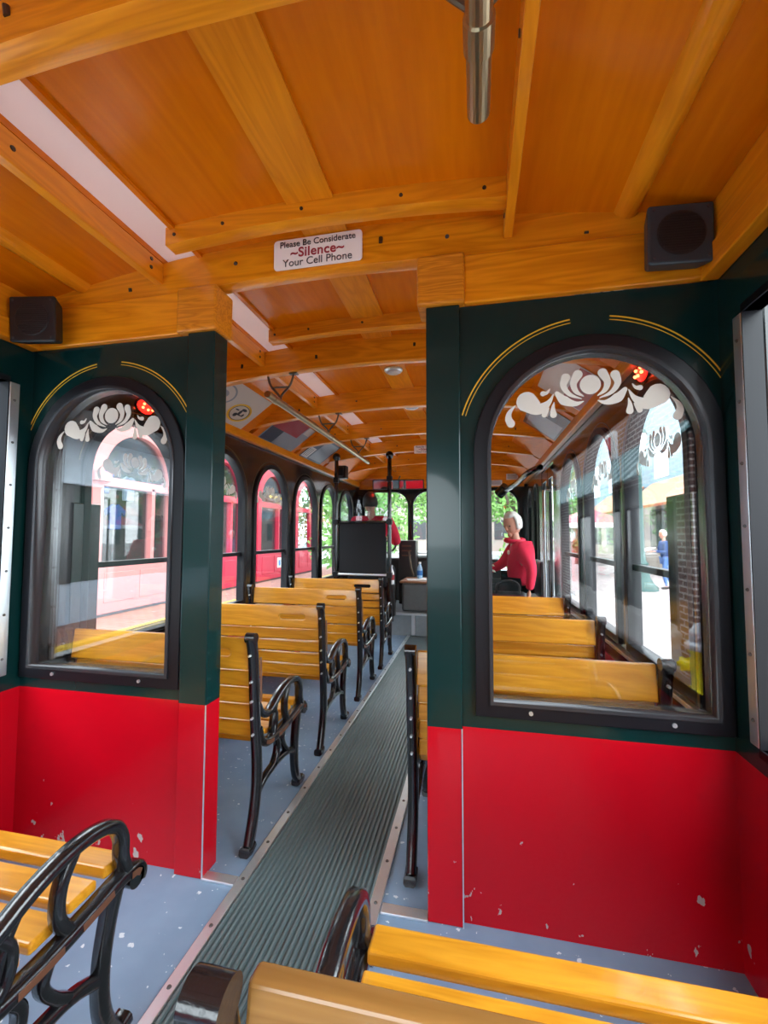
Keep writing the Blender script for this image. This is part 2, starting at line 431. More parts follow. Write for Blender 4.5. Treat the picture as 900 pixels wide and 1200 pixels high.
# cornices
for s, x in ((1, XL), (-1, XR)):
    b = B(); xx = sorted((x, x+s*.03)); box(b, xx[0], xx[1], YREAR, YP, 1.80, 1.985)
    xx = sorted((x, x+s*.045)); box(b, xx[0], xx[1], YREAR, YP, 1.795, 1.865)
    trim(b, 'beam_wood_y', bevel=.004)
    b = B(); xx = sorted((x, x+s*.040)); box(b, xx[0], xx[1], YP+.05, YFRONT, 1.785, 1.850); trim(b, 'beam_wood_y', bevel=.008, seg=3)
    for ya, yc in [(YP+.05, 2.08)]+[(q+.055, q2) for q, q2 in ((2.08, 2.85), (2.85, 3.65), (3.65, 4.42), (4.42, 5.2), (5.2, YFRONT))]:
        b = B(); q = [(x+s*.03, 1.84), (x+s*.30, zt(x+s*.30)-.002), (x+s*.30, zt(x+s*.30)+.01), (x, 1.86)]
        A = [b.verts.new((p[0], ya, p[1])) for p in q]; C_ = [b.verts.new((p[0], yc, p[1])) for p in q]
        for i in range(4): b.faces.new((A[i], A[(i+1) % 4], C_[(i+1) % 4], C_[i]))
        b.faces.new(A); b.faces.new(C_[::-1]); trim(b, 'cove_wood')
# arched roof beams
beam_y = [-.9, -.15, .565, 1.31, 2.08, 2.85, 3.65, 4.42, 5.2]
for y in beam_y:
    b = B(); n = 30; Lo = []; 
    xs = [XL+.03+(2.24)*i/n for i in range(n+1)]
    loop = [(x, zb(x)) for x in xs]+[(x, zt(x)+.002) for x in reversed(xs)]
    th = .055
    t = trim(plate([loop], 'xz', y, y+th), 'beam_wood_x', bevel=.003)
    b = B()
    for x in (-1.22, -.80, -.29, -.08, .32):
        zc = (zb(x)+zt(x))/2; cyl(b, (x, y+.001, zc+random.uniform(-.02, .02)), (x, y-.003, zc), .007, .006, 8)
    pieces('screw', b, 'screw', t)
# longitudinal joists
for x0, x1 in ((-1.115, -1.085), (.088, .114)):
    ys = [YREAR]+beam_y+[YFRONT]
    for i in range(len(ys)-1):
        ya = ys[i]+(.055 if i else 0); yb_ = ys[i+1]
        if yb_ < .2: continue
        b = B(); box(b, x0, x1, ya, yb_, 1.992, zt(x0)+.002)
        t = trim(b, 'beam_wood_y', bevel=.003)
        b = B()
        for yy, zz in ((ya+.25*(yb_-ya), 2.03), (yb_-.06, 2.05), (yb_-.06, 2.02)):
            xs_ = x1 if x0 < -.5 else x0; sg = 1 if x0 < -.5 else -1
            cyl(b, (xs_-.001*sg, yy, zz), (xs_+.003*sg, yy, zz), .007, .006, 8)
        pieces('screw', b, 'screw', t)
# short purlins between joists
for y in (1.165, 1.87):
    xs = [-.962+(1.05)*i/14 for i in range(15)]
    loop = [(x, zt(x)-.058) for x in xs]+[(x, zt(x)) for x in reversed(xs)]
    t = trim(plate([loop], 'xz', y, y+.05), 'beam_wood_x', bevel=.003)
    b = B()
    for x in (-.93, -.76, -.5, -.2, .03): cyl(b, (x, y+.001, zt(x)-.03), (x, y-.003, zt(x)-.03), .006, .005, 8)
    pieces('screw', b, 'screw', t)
# roof ends
b = B(); box(b, XL, XR, YREAR-.04, YREAR, 1.72, 2.12); trim(b, 'beam_wood_x')
# front header wood
b = plate([[(XL+.03, 1.75), (XR-.03, 1.75)]+[(XL+.03+2.24*i/20, zt(XL+.03+2.24*i/20)) for i in range(20, -1, -1)]], 'xz', 5.95, 5.98)
trim(b, 'beam_wood_x')

# ------------------------------------------------------------------ ornament
def drop(pts, r, n=7):
    """teardrop following pts, radius list r"""
    c = catmull([(p[0], p[1], 0) for p in pts], 6); m = len(c); R = []
    for i in range(m):
        t = i/(m-1)*(len(r)-1); k = min(int(t), len(r)-2); R.append(r[k]+(r[k+1]-r[k])*(t-k))
    Lf, Rt = [], []
    for i in range(m):
        d = ((c[i+1]-c[i]) if i < m-1 else (c[i]-c[i-1])).normalized(); nn = Vector((-d.y, d.x, 0))
        Lf.append(c[i]+nn*R[i]); Rt.append(c[i]-nn*R[i])
    d = (c[-1]-c[-2]).normalized(); a0 = math.atan2(d.y, d.x)
    cap = [c[-1]+Vector((math.cos(a0+a), math.sin(a0+a), 0))*R[-1] for a in [PI/2-PI*i/n for i in range(1, n)]]
    return [(p.x, p.y) for p in Lf+cap+Rt[::-1]]
def ornament_loops():
    S = []
    S.append([(575+58*math.cos(2*PI*i/28), 263+58*math.sin(2*PI*i/28)) for i in range(28)])
    half = [drop([(612, 332), (654, 300), (668, 250), (643, 197)], [2, 14, 19, 27]),
            drop([(624, 346), (690, 315), (724, 262), (711, 212)], [2, 12, 18, 26]),
            drop([(612, 360), (660, 374), (722, 350), (762, 304)], [2, 15, 29, 13]),
            drop([(800, 272), (818, 296), (842, 300)], [2, 9, 15]),
            drop([(780, 305), (812, 360), (870, 392), (935, 345)], [2, 16, 38, 62]),
            drop([(778, 355), (786, 395), (784, 432)], [2, 12, 20]),
            drop([(806, 388), (822, 412), (836, 430)], [2, 10, 16]),
            drop([(1000, 362), (1034, 400), (1044, 440), (1030, 475)], [2, 12, 20, 24])]
    for h in half:
        S.append(h); S.append([(1150-x, y) for x, y in h])
    return S
ORN = ornament_loops()
def ornament(cx, cz, s, plane, depth, name, parent, mat_='etch', mirror=False, loops=None):
    b = B()
    for L in (loops or ORN):
        pts = [((x-575)*s*(-1 if mirror else 1)+cx, -(y-300)*s+cz) for x, y in L]
        b = plate([pts], plane, depth, depth+.0008, b)
    return obj(name, b, mat_, parent)

# ------------------------------------------------------------------ partition
def paint_wall(name, loops, plane, d0, d1): return struct(name, plate(loops, plane, d0, d1), 'two_tone')
wn = [0]
def window_root(label=None):
    wn[0] += 1; o = empty('window_%d' % wn[0]); o['kind'] = 'structure'; return o
PW = [(-1.31, -1.65, -.97), (.325, -.05, .65)]
for side, (c, xa, xb) in zip(('left', 'right'), PW):
    hw, z0, z1 = .285, .625, 1.632
    paint_wall('wall_partition_'+side, [rect(xa, xb, 0, 1.80), arch(c, hw+.01, z0-.01, z1+.01)], 'xz', YP+.01, YP+.05)
    wr = window_root()
    ofc = arch(c, hw+.046, z0-.042, z1+.043); 
    if side == 'left': ofc = [(max(x, -1.648), z) for x, z in ofc]
    else: ofc = [(min(x, .648), z) for x, z in ofc]
    obj('window_frame', plate([ofc, arch(c, hw, z0, z1)], 'xz', YP-.004, YP+.02), 'frame_black', wr, bevel=.004)
    obj('window_seal', plate([arch(c, hw+.006, z0-.006, z1+.006), arch(c, hw-.004, z0+.004, z1-.004)], 'xz', YP-.010, YP+.055), 'frame_edge', wr)
    obj('glass_pane', plate([arch(c, hw+.005, z0-.005, z1+.005)], 'xz', YP+.028, YP+.034), 'partition_glass', wr)
    ornament(c+.002, 1.520, .00049, 'xz', YP+.026, 'etched_ornament', wr)
    b = B()
    for dx in (-.18, .18): cyl(b, (c+dx, YP-.008, z0-.022), (c+dx, YP-.003, z0-.022), .006, .006, 8)
    pieces('screw', b, 'aluminium', wr)
    # gold pinstripes
    b = B()
    for a0, a1 in ((PI*.545, PI*.905), (PI*.455, PI*.095)):
        for r, wd in ((.382, .0035), (.371, .0018)):
            o_ = arc((c, 1.352), r, a0, a1); i_ = arc((c, 1.352), r-wd, a0, a1)[::-1]
            b = plate([o_+i_], 'xz', YP+.0085, YP+.0100, b)
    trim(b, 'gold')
# posts with wooden cap blocks
for xa, xb, ca, cb in ((-.972, -.868, -1.010, -.858), (-.146, -.044, -.172, -.028)):
    b = B(); box(b, xa, xb, YP-.010, YP+.070, 0, 1.80); trim(b, 'two_tone', bevel=.004)
    b = B()
    e = xb if xa < -.5 else xb
    box(b, e-.003, e+.0005, YP-.0115, YP-.0085, .0, ZB); trim(b, 'aluminium')
    b = B(); box(b, ca, cb, YP-.024, YP+.085, 1.800, 1.957); trim(b, 'block_wood', bevel=.008, seg=3)
# header boards
b = B(); box(b, XL+.03, -1.008, YP-.012, YP+.012, 1.80, 1.950); trim(b, 'beam_wood_x', bevel=.006, seg=3)
b = B(); box(b, -.030, XR-.03, YP-.012, YP+.012, 1.80, 1.950); trim(b, 'beam_wood_x', bevel=.006, seg=3)

# ------------------------------------------------------------------ side walls (front saloon)
LW = [1.86, 2.59, 3.32, 4.05, 4.74, 5.41]; RW = [1.80, 2.53, 3.27]
HW, Z0, Z1 = .277, .635, 1.645
def side_windows(side, cs):
    x = XL if side == 'left' else XR; s = 1 if side == 'left' else -1
    for i, c in enumerate(cs):
        wr = window_root()
        h = HW if i < 4 else .25
        d0, d1 = sorted((x-s*.045, x+s*.014))
        obj('window_frame', plate([arch(c, h+.035, Z0-.035, Z1+.035), arch(c, h, Z0, Z1)], 'yz', d0, d1), 'frame_black', wr, bevel=.006)
        obj('glass_pane', plate([arch(c, h+.004, Z0-.004, Z1+.004)], 'yz', *sorted((x-s*.026, x-s*.021))), 'glass', wr)
        b = B(); xx = sorted((x-s*.045, x-s*.010)); box(b, xx[0], xx[1], c-h, c+h, .952, .978); obj('window_rail', b, 'frame_black', wr, bevel=.003)
        if i < 3: ornament(c, Z1-.20, .00046, 'yz', x-s*.0195, 'etched_ornament', wr)
        b = B(); o_ = arc((c, Z1-h), h+.062, .15, PI-.15); i2 = arc((c, Z1-h), h+.058, .15, PI-.15)[::-1]
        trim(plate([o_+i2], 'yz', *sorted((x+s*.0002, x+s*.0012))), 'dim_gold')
cuts = lambda cs, k: [arch(c, (HW if i < 4 else .25)+.01, Z0-.01, Z1+.01) for i, c in enumerate(cs)]
struct('wall_left', plate([rect(YP+.05, YFRONT, 0, 1.98)]+cuts(LW, 0), 'yz', XL-.04, XL), 'black_wall')
struct('wall_right', plate([[(YP+.05, 0), (3.93, 0), (3.93, 1.74), (4.62, 1.74), (4.62, .24), (YFRONT, .24), (YFRONT, 1.98), (YP+.05, 1.98)]]+cuts(RW, 0)
       + [arch(5.05, .16, .75, 1.66), arch(5.55, .20, .75, 1.66)], 'yz', XR, XR+.04), 'black_wall')
side_windows('left', LW); side_windows('right', RW)
# sash stop on the near jambs
for x, s, ya, yb_ in ((XL, 1, 1.50, 1.635), (XR, -1, 1.47, 1.660)):
    b = B(); xx = sorted((x-s*.03, x+s*.012)); box(b, xx[0], xx[1], ya, yb_, .56, 1.235); trim(b, 'black_wall', bevel=.004)
for c, h in ((5.05, .16), (5.55, .20)):
    wr = window_root()
    obj('window_frame', plate([arch(c, h+.02, .73, 1.68), arch(c, h, .75, 1.66)], 'yz', XR-.012, XR+.045), 'frame_black', wr)
    obj('glass_pane', plate([arch(c, h+.004, .746, 1.664)], 'yz', XR+.02, XR+.025), 'glass', wr)
# folding door
dr = empty('door_1'); dr['kind'] = 'structure'
for ya, yb_ in ((3.94, 4.27), (4.29, 4.61)):
    lf = obj('door_leaf', plate([rect(ya, yb_, -.2, 1.73), rect(ya+.05, yb_-.05, .25, 1.62)], 'yz', XR+.004, XR+.036), 'black_gloss', dr, bevel=.004)
    obj('glass_pane', plate([rect(ya+.046, yb_-.046, .246, 1.624)], 'yz', XR+.018, XR+.023), 'glass', lf)
b = B(); tube(b, [(XR-.01, 4.02, .5), (XR-.07, 4.02, .5), (XR-.07, 4.02, 1.5), (XR-.01, 4.02, 1.5)], .012, 10); trim(b, 'aluminium', smooth=True)
# lower band shared with partition: painted dado
for x, s, y1 in ((XL, 1, 4.8), (XR, -1, 3.9)):
    b = B(); xx = sorted((x, x+s*.006)); box(b, xx[0], xx[1], YP+.05, y1, 0, .50); trim(b, 'two_tone')
# sill ledge
for x, s, y1 in ((XL, 1, 5.9), (XR, -1, 3.9)):
    b = B(); xx = sorted((x, x+s*.03)); box(b, xx[0], xx[1], YP+.05, y1, .575, .592); trim(b, 'aluminium' if s == -1 else 'black_gloss', bevel=.003)
# front wall with windscreen
FW_ = [(-1.245, .315), (-.49, .37), (.245, .295)]
struct('wall_front', plate([rect(XL, XR, 0, 2.0)]+[arch(c, h, .64, 1.71, r=.2) for c, h in FW_], 'xz', 6.0, 6.04), 'black_wall')
for c, h in FW_:
    wr = window_root()
    obj('window_frame', plate([arch(c, h+.02, .62, 1.73, r=.21), arch(c, h, .64, 1.71, r=.2)], 'xz', 5.985, 6.05), 'frame_black', wr)
    obj('glass_pane', plate([arch(c, h+.004, .636, 1.714, r=.2)], 'xz', 6.02, 6.025), 'glass', wr)

# ------------------------------------------------------------------ rear saloon walls: low side, long open window, header
YO0 = -1.35
for nm, x, s, YO1 in (('rear_left', XL, 1, 1.235), ('rear_right', XR, -1, 1.213)):
    d0, d1 = sorted((x, x-s*.04))
    struct('wall_'+nm, plate([rect(YREAR, YP+.05, 0, 1.98), rect(YO0, YO1, .60, 1.655)], 'yz', d0, d1), 'two_tone')
    b = B(); xx = sorted((x, x+s*.005)); 
    box(b, xx[0], xx[1], YO1-.002, YO1+.034, .600, 1.655)
    t = trim(b, 'aluminium', bevel=.003)
    b = B()
    for k in range(7):
        cyl(b, (x+s*.004, YO1+.016, .66+k*.155), (x+s*.0075, YO1+.013, .66+k*.155), .005, .004, 8)
    pieces('rivet', b, 'rivet', t)
    b = B(); xx = sorted((x-s*.04, x+s*.004)); box(b, xx[0], xx[1], YO1-.006, YO1-.002, .60, 1.655); box(b, xx[0], xx[1], YO0, YO1, 1.655, 1.675); box(b, xx[0], xx[1], YO0, YO1, .58, .60)
    trim(b, 'frame_black')
for x, s in ((XL, 1), (XR, -1)):
    b = B(); xx = sorted((x-s*.055, x-s*.13)); ya = 1.262 if s == 1 else 1.235
    box(b, xx[0], xx[1], ya, 1.50, .56, 1.72); trim(b, 'black_wall', bevel=.006)      # added black board outside, blocks the bright view past the opening edge
struct('wall_back', plate([rect(XL, XR, 0, 2.0), arch(-1.22, .33, .6, 1.70), arch(-.47, .33, .6, 1.70)], 'xz', YREAR-.04, YREAR), 'two_tone')

# ------------------------------------------------------------------ benches
def ribbon(bm, pts, wd, th, xc, k=5, smooth=True):
    """cast bar of rounded rectangular section along (y,z) points; wd in-plane, th along x"""
    P = catmull([(0, p[0], p[1]) for p in pts], k) if smooth and len(pts) > 2 else [Vector((0, p[0], p[1])) for p in pts]
    n = len(P); rings = []
    W = wd if isinstance(wd, (list, tuple)) else [wd]*2
    for i, p in enumerate(P):
        d = ((P[i+1]-p) if i == 0 else (p-P[i-1]) if i == n-1 else (P[i+1]-P[i-1])).normalized()
        nn = Vector((0, -d.z, d.y)); t = i/(n-1)*(len(W)-1); q = min(int(t), len(W)-2); ww = (W[q]+(W[q+1]-W[q])*(t-q))/2; h = th/2
        ch = min(ww, h)*.45
        sec = [(-ww, -h+ch), (-ww, h-ch), (-ww+ch, h), (ww-ch, h), (ww, h-ch), (ww, -h+ch), (ww-ch, -h), (-ww+ch, -h)]
        rings.append([bm.verts.new(p+nn*a+Vector((xc+c, 0, 0))) for a, c in sec])
    for a, c in zip(rings, rings[1:]):
        for j in range(8): bm.faces.new((a[j], a[(j+1) % 8], c[(j+1) % 8], c[j]))
    bm.faces.new(rings[0][::-1]); bm.faces.new(rings[-1])
def side_frame(parent, xc, inner):
    b = B(); T = .034
    ribbon(b, [(.005, .735), (.022, .66), (.032, .56), (.040, .47), (.052, .37), (.062, .27), (.060, .19), (.042, .105), (.012, .02)], [.036, .032, .032, .034, .036, .032, .034], T, xc)
    cyl(b, (xc-T/2-.001, .006, .735), (xc+T/2+.001, .006, .735), .0185, n=20)          # rounded top
    cyl(b, (xc-T/2-.002, .470, .318), (xc+T/2+.002, .470, .318), .022, n=16)
    ribbon(b, [(.030, .022), (.005, .012), (-.018, .016)], .030, T+.006, xc)                         # rear foot
    ribbon(b, [(.050, .49), (.085, .445), (.13, .428), (.17, .435), (.23, .462), (.30, .480), (.365, .480), (.415, .463), (.438, .425), (.440, .385), (.452, .345)], .026, T, xc)
    ribbon(b, [(.060, .40), (.082, .350), (.12, .325), (.18, .316), (.26, .316), (.36, .326), (.43, .336), (.475, .332), (.492, .318), (.488, .302)], [.026, .028, .028, .028, .034, .030], T+.004, xc)
    ribbon(b, [(.175, .436), (.200, .395), (.195, .350), (.165, .318)], .022, T*.8, xc)
    ribbon(b, [(.205, .316), (.175, .34), (.186, .40), (.215, .455)], .014, T*.7, xc)
    ribbon(b, [(.320, .480), (.292, .430), (.290, .370), (.320, .322)], .024, T*.8, xc)
    ribbon(b, [(.425, .335), (.408, .27), (.396, .20), (.396, .125), (.412, .060), (.440, .015)], [.040, .030, .030, .032, .034, .036], T, xc)
    ribbon(b, [(.415, .020), (.445, .016), (.468, .020)], .030, T+.006, xc)
    ribbon(b, [(.056, .165), (.10, .19), (.18, .205), (.26, .205), (.33, .195), (.395, .165)], .024, T*.8, xc)
    ribbon(b, [(.275, .315), (.262, .275), (.285, .235), (.315, .205)], .020, T*.8, xc)
    ribbon(b, [(.195, .315), (.222, .280), (.218, .240), (.190, .205)], .020, T*.8, xc)
    o = obj('side_frame', b, 'black_iron', parent, smooth=True)
    b = B(); s = -1 if inner > 0 else 1       # worn brown recesses on the face of the casting
    for pts in ([(.100, .336), (.125, .325), (.16, .319)], [(.205, .317), (.25, .317), (.29, .319)], [(.33, .324), (.37, .328), (.405, .333)], [(.455, .332), (.47, .331), (.480, .324)],
                [(.040, .66), (.046, .58), (.050, .50)]):
        ribbon(b, pts, .014, .002, xc+s*(T/2+.0025), 3)
        ribbon(b, pts, .014, .002, xc-s*(T/2+.0025), 3)
    pieces('worn_inlay', b, 'rust_inlay', o)
    b = B()
    for z, y in ((.675, .0), (.58, .012), (.51, .018), (.45, .024), (.39, .032)): cyl(b, (xc, y+.01, z), (xc, y-.010, z), .0055, .004, 8)
    pieces('bolt', b, 'aluminium', o)
    return o
def slat(name, parent, W, cy, cz, h, th, tilt, hole=None, m='slat_wood'):
    """board W long (x from 0 to W), height h, thickness th, tilted about x"""
    if hole:
        lp = [rect(0, W, -h/2, h/2)]
        a0, a1, hh = hole; lp.append([(a0+hh, -hh), (a1-hh, -hh), (a1-.3*hh, -.7*hh), (a1, 0), (a1-.3*hh, .7*hh), (a1-hh, hh), (a0+hh, hh), (a0+.3*hh, .7*hh), (a0, 0), (a0+.3*hh, -.7*hh)])
        b = plate(lp, 'xz', -th/2, th/2)
    else:
        b = B(); box(b, 0, W, -th/2, th/2, -h/2, h/2)
    R = Matrix.Translation((0, cy, cz)) @ Matrix.Rotation(tilt, 4, 'X')
    bmesh.ops.transform(b, matrix=R, verts=b.verts)
    return obj(name, b, m, parent, bevel=.006, seg=3)
def make_bench(W, holes, back_mat='slat_wood'):
    """origin: aisle-side or left end at x=0, rear feet line y=0"""
    root = empty('slatted_bench')
    side_frame(root, .0, 1); side_frame(root, W, -1)
    e = .018
    def S(nm, cy, cz, h, th, t, hole=None, m='slat_wood'):
        o = slat(nm, root, W-2*e, cy, cz, h, th, t, hole, m)
        for v in o.data.vertices: v.co.x += e
        return o
    S('back_slat', .034, .672, .112, .022, -.12, holes, back_mat)
    for z, y in ((.580, .050), (.517, .058), (.454, .066), (.392, .074)): S('back_slat', y, z, .055, .020, -.13)
    for y, z in ((.125, .345), (.205, .340), (.285, .343), (.365, .350)): S('seat_slat', y, z, .066, .022, -PI/2+.03)
    S('seat_slat', .446, .355, .060, .026, -PI/2-.10)
    return root
WL, WR = .80, .755
benchL = make_bench(WL, (WL-.26, WL-.11, .013))
benchR = make_bench(WR, (.09, .24, .013))
rows = [(.430, 'near'), (1.430, 'a'), (2.135, 'b'), (2.865, 'c'), (3.570, 'd')]
labL = ['wooden slat bench with black iron arm at lower left, behind the partition',
        'slatted bench directly in front of the left partition post, black iron arm toward aisle',
        'second slatted bench beyond the left partition, oval hand hole in its top board',
        'third slatted bench beyond the left partition, standing by the middle left windows',
        'front-most left slatted bench, right behind the black driver screen']
labR = ['nearest wooden bench at lower right, brown top rail running out of frame',
        'slatted bench just through the doorway beside the right partition post',
        'second bench row seen through the right window, behind the closest row there',
        'third bench row seen through the right window, in front of the seated attendant']
for i, (y, _) in enumerate(rows):
    o = benchL if i == 0 else copy_tree(benchL)
    o.location = (-.785-WL, y, 0); tag(o, labL[i], 'bench', 'slatted benches in rows')
    if i < 4:
        o = benchR if i == 0 else copy_tree(benchR)
        o.location = (-.215, y-(.10, 0, .02, .02)[i], 0)
        if i == 0: o.scale = (1, 1.10, .985)
        tag(o, labR[i], 'bench', 'slatted benches in rows')

near = [o for o in bpy.data.objects if o.get('label') == labR[0]][0]      # the nearest bench has a browner, darker back
for ch in near.children:
    if ch.name.startswith('back_slat'):
        ch.data = ch.data.copy(); ch.data.materials[0] = MT['slat_wood_brown']
# ------------------------------------------------------------------ notices and signs
def rrect(cx, cz, w_, h_, r):
    out = []
    for sx, sz, a in ((1, 1, 0), (-1, 1, PI/2), (-1, -1, PI), (1, -1, 1.5*PI)):
        for k in range(6):
            t = a+PI/2*k/5; out.append((cx+sx*(w_/2-r)+r*math.cos(t), cz+sz*(h_/2-r)+r*math.sin(t)))
    return out
def silence_sign(x, y, z, w_, label, detail=True):
    h_ = w_*.335; r = empty('courtesy_sign', (x, y, z), label=label, cat='sign')
    obj('sign_plate', plate([rrect(0, 0, w_, h_, .012*w_/.3)], 'xz', -.002, .002), 'sign_white', r)
    k = w_/.30
    text_mesh('Please Be Considerate', 0.0285*k, (0, -.003, .032*k), 'text_dark', 'lettering', r, bold=.0002*k)
    text_mesh('~Silence~', .044*k, (0, -.003, .001*k), 'text_red', 'lettering', r, bold=.0007*k, spacing=1.05)
    text_mesh('Your Cell Phone', 0.0350*k, (0, -.003, -.031*k), 'text_dark', 'lettering', r)
    return r
silence_sign(-.503, YP-.004, 2.034, .305, 'white plate reading Please Be Considerate Silence Your Cell Phone on the nearest header beam')
silence_sign(-.50, 4.42-.004, 1.985, .24, 'small far copy of the cell phone sign on a beam deep in the bus')
for (x, z, w_, h_, lb) in ((.255, 1.80, .17, .075, 'white paper notice pinned low on the front wooden header'),
                           (.47, 1.88, .15, .08, 'white paper notice pinned higher and further right on the front wooden header')):
    b = B(); box(b, x-w_/2, x+w_/2, 5.944, 5.948, z-h_/2, z+h_/2)
    for k in range(4): box(b, x-w_*.4, x+w_*.4, 5.9425, 5.9440, z+h_*(.3-.18*k)-.002, z+h_*(.3-.18*k)+.002, 1)
    tag(obj('paper_notice', b, ['paper', 'speaker_grey']), lb, 'notice')

# ------------------------------------------------------------------ loudspeakers
def speaker(loc, rot, label, m):
    r = empty('loudspeaker', loc); r.rotation_euler = rot; tag(r, label, 'speaker', 'ceiling corner speakers')
    b = B(); s = .082; vs = box(b, -s, s, -.06, .0, -s, s)
    for v in vs:
        if v.co.y > -.03: v.co.x *= .82; v.co.z *= .82
    obj('speaker_box', b, m, r, bevel=.008, seg=3)
    b = B()
    lathe(b, [(.060, 0), (.060, .003), (.056, .004)], n=28)
    for k in range(15):
        z = -.049+k*.007; hw = math.sqrt(.056**2-z*z); box(b, -hw, hw, z-.0017, z+.0017, .003, .0055)
    bmesh.ops.rotate(b, verts=b.verts, matrix=Matrix.Rotation(PI/2, 3, 'X'))
    bmesh.ops.translate(b, verts=b.verts, vec=(0, -.0585, 0))
    obj('speaker_grille', b, 'speaker_black', r)
    b = B()
    for sx in (-1, 1):
        for sz in (-1, 1): cyl(b, (sx*.066, -.058, sz*.066), (sx*.066, -.0625, sz*.066), .0045, .004, 8)
    pieces('screw', b, 'text_dark', r)
    return r
speaker((.530, YP-.013, 1.895), (0, .02, .05), 'grey square loudspeaker on the header at upper right', 'speaker_grey')
speaker((-1.535, YP-.050, 1.862), (.05, -.02, .22), 'black loudspeaker angled in the header corner at upper left', 'speaker_black')

# ------------------------------------------------------------------ hand rails
def handrail(x, z, y0, y1, brackets, couplings, label, r=.0185):
    root = empty('overhead_handrail', (x, (y0+y1)/2, z), label=label, cat='handrail', group='overhead handrails')
    oy = (y0+y1)/2
    b = B(); cyl(b, (0, y0-oy, 0), (0, y1-oy, 0), r, n=24); obj('rail_tube', b, 'brass', root, bevel=.003)
    for y in couplings:
        b = B(); lathe(b, [(r, -.022), (r+.0035, -.020), (r+.0035, .020), (r, .022)], n=24)
        bmesh.ops.rotate(b, verts=b.verts, matrix=Matrix.Rotation(PI/2, 3, 'X')); bmesh.ops.translate(b, verts=b.verts, vec=(0, y-oy, 0))
        obj('coupling', b, 'brass', root, smooth=False)
    for y in brackets:
        b = B(); zz = zb(x)-z+.002
        tube(b, catmull([(-.075, y-oy, zz), (-.055, y-oy, zz-.06), (-.010, y-oy, zz-.11), (0, y-oy, r)]), .006, 8)
        tube(b, catmull([(.075, y-oy, zz), (.055, y-oy, zz-.06), (.010, y-oy, zz-.11), (0, y-oy, r)]), .006, 8)
        tube(b, [(-.048, y-oy, zz-.07), (.048, y-oy, zz-.07)], .005, 8)
        for sx in (-1, 1): box(b, sx*.075-.022, sx*.075+.022, y-oy-.014, y-oy+.014, zz-.006, zz)
        obj('rail_bracket', b, 'steel_dark', root)
handrail(-1.01, 1.80, 1.96, 4.02, (2.108, 2.878, 3.678), (2.05, 2.95), 'long brass overhead handrail on left side beyond the doorway')
handrail(.010, 1.80, -.9, .705, (.592,), (.585,), 'thick metal handrail end hanging at the top centre')

# ceiling lamp
r = empty('ceiling_lamp', (-.475, 2.50, zt(-.475)-.012), label='small round white ceiling lamp on the centre batten', cat='lamp')
b = B(); lathe(b, [(.055, 0), (.055, -.008), (.046, -.016)], n=28); obj('lamp_rim', b, 'aluminium', r)
b = B(); lathe(b, [(.044, -.014), (.036, -.022), (.02, -.026)], n=28); obj('lamp_lens', b, 'poster_white', r)
r = empty('ceiling_lamp', (-.475, 3.25, zt(-.475)-.012), label='second small round ceiling lamp, further forward on the batten', cat='lamp')
b = B(); lathe(b, [(.055, 0), (.055, -.008), (.046, -.016)], n=28); obj('lamp_rim', b, 'aluminium', r)
b = B(); lathe(b, [(.044, -.014), (.036, -.022), (.02, -.026)], n=28); obj('lamp_lens', b, 'poster_white', r)
# red marker lamps above the first side windows
for x, s, y, z, nm in ((XR, -1, 1.845, 1.742, 'right'), (XL, 1, 1.885, 1.750, 'left')):
    r = empty('marker_lamp', (x, y, z)); r.scale = (1.5, 1.45, 1.45); tag(r, label='glowing red lamp seen through the %s partition window' % nm, cat='lamp', group='red marker lamps')
    b = B(); ball(b, (s*.004, 0, 0), .03, 16, sc3=(.4, 1.25, .8)); obj('lamp_lens', b, 'red_lamp', r, smooth=True)
    b = B()
    for dy, dz in ((-.018, .006), (.015, .008), (0, -.010), (.022, -.006), (-.024, -.008)): ball(b, (s*.016, dy, dz), .0045, 8)
    obj('lamp_diode', b, 'red_led', r)
    b = B(); lathe(b, [(.036, -.004), (.036, .004)], n=24)
    bmesh.ops.scale(b, verts=b.verts, vec=(.8, 1.15, 1)); bmesh.ops.rotate(b, verts=b.verts, matrix=Matrix.Rotation(PI/2, 3, 'Y'))
    obj('lamp_base', b, 'frame_black', r)

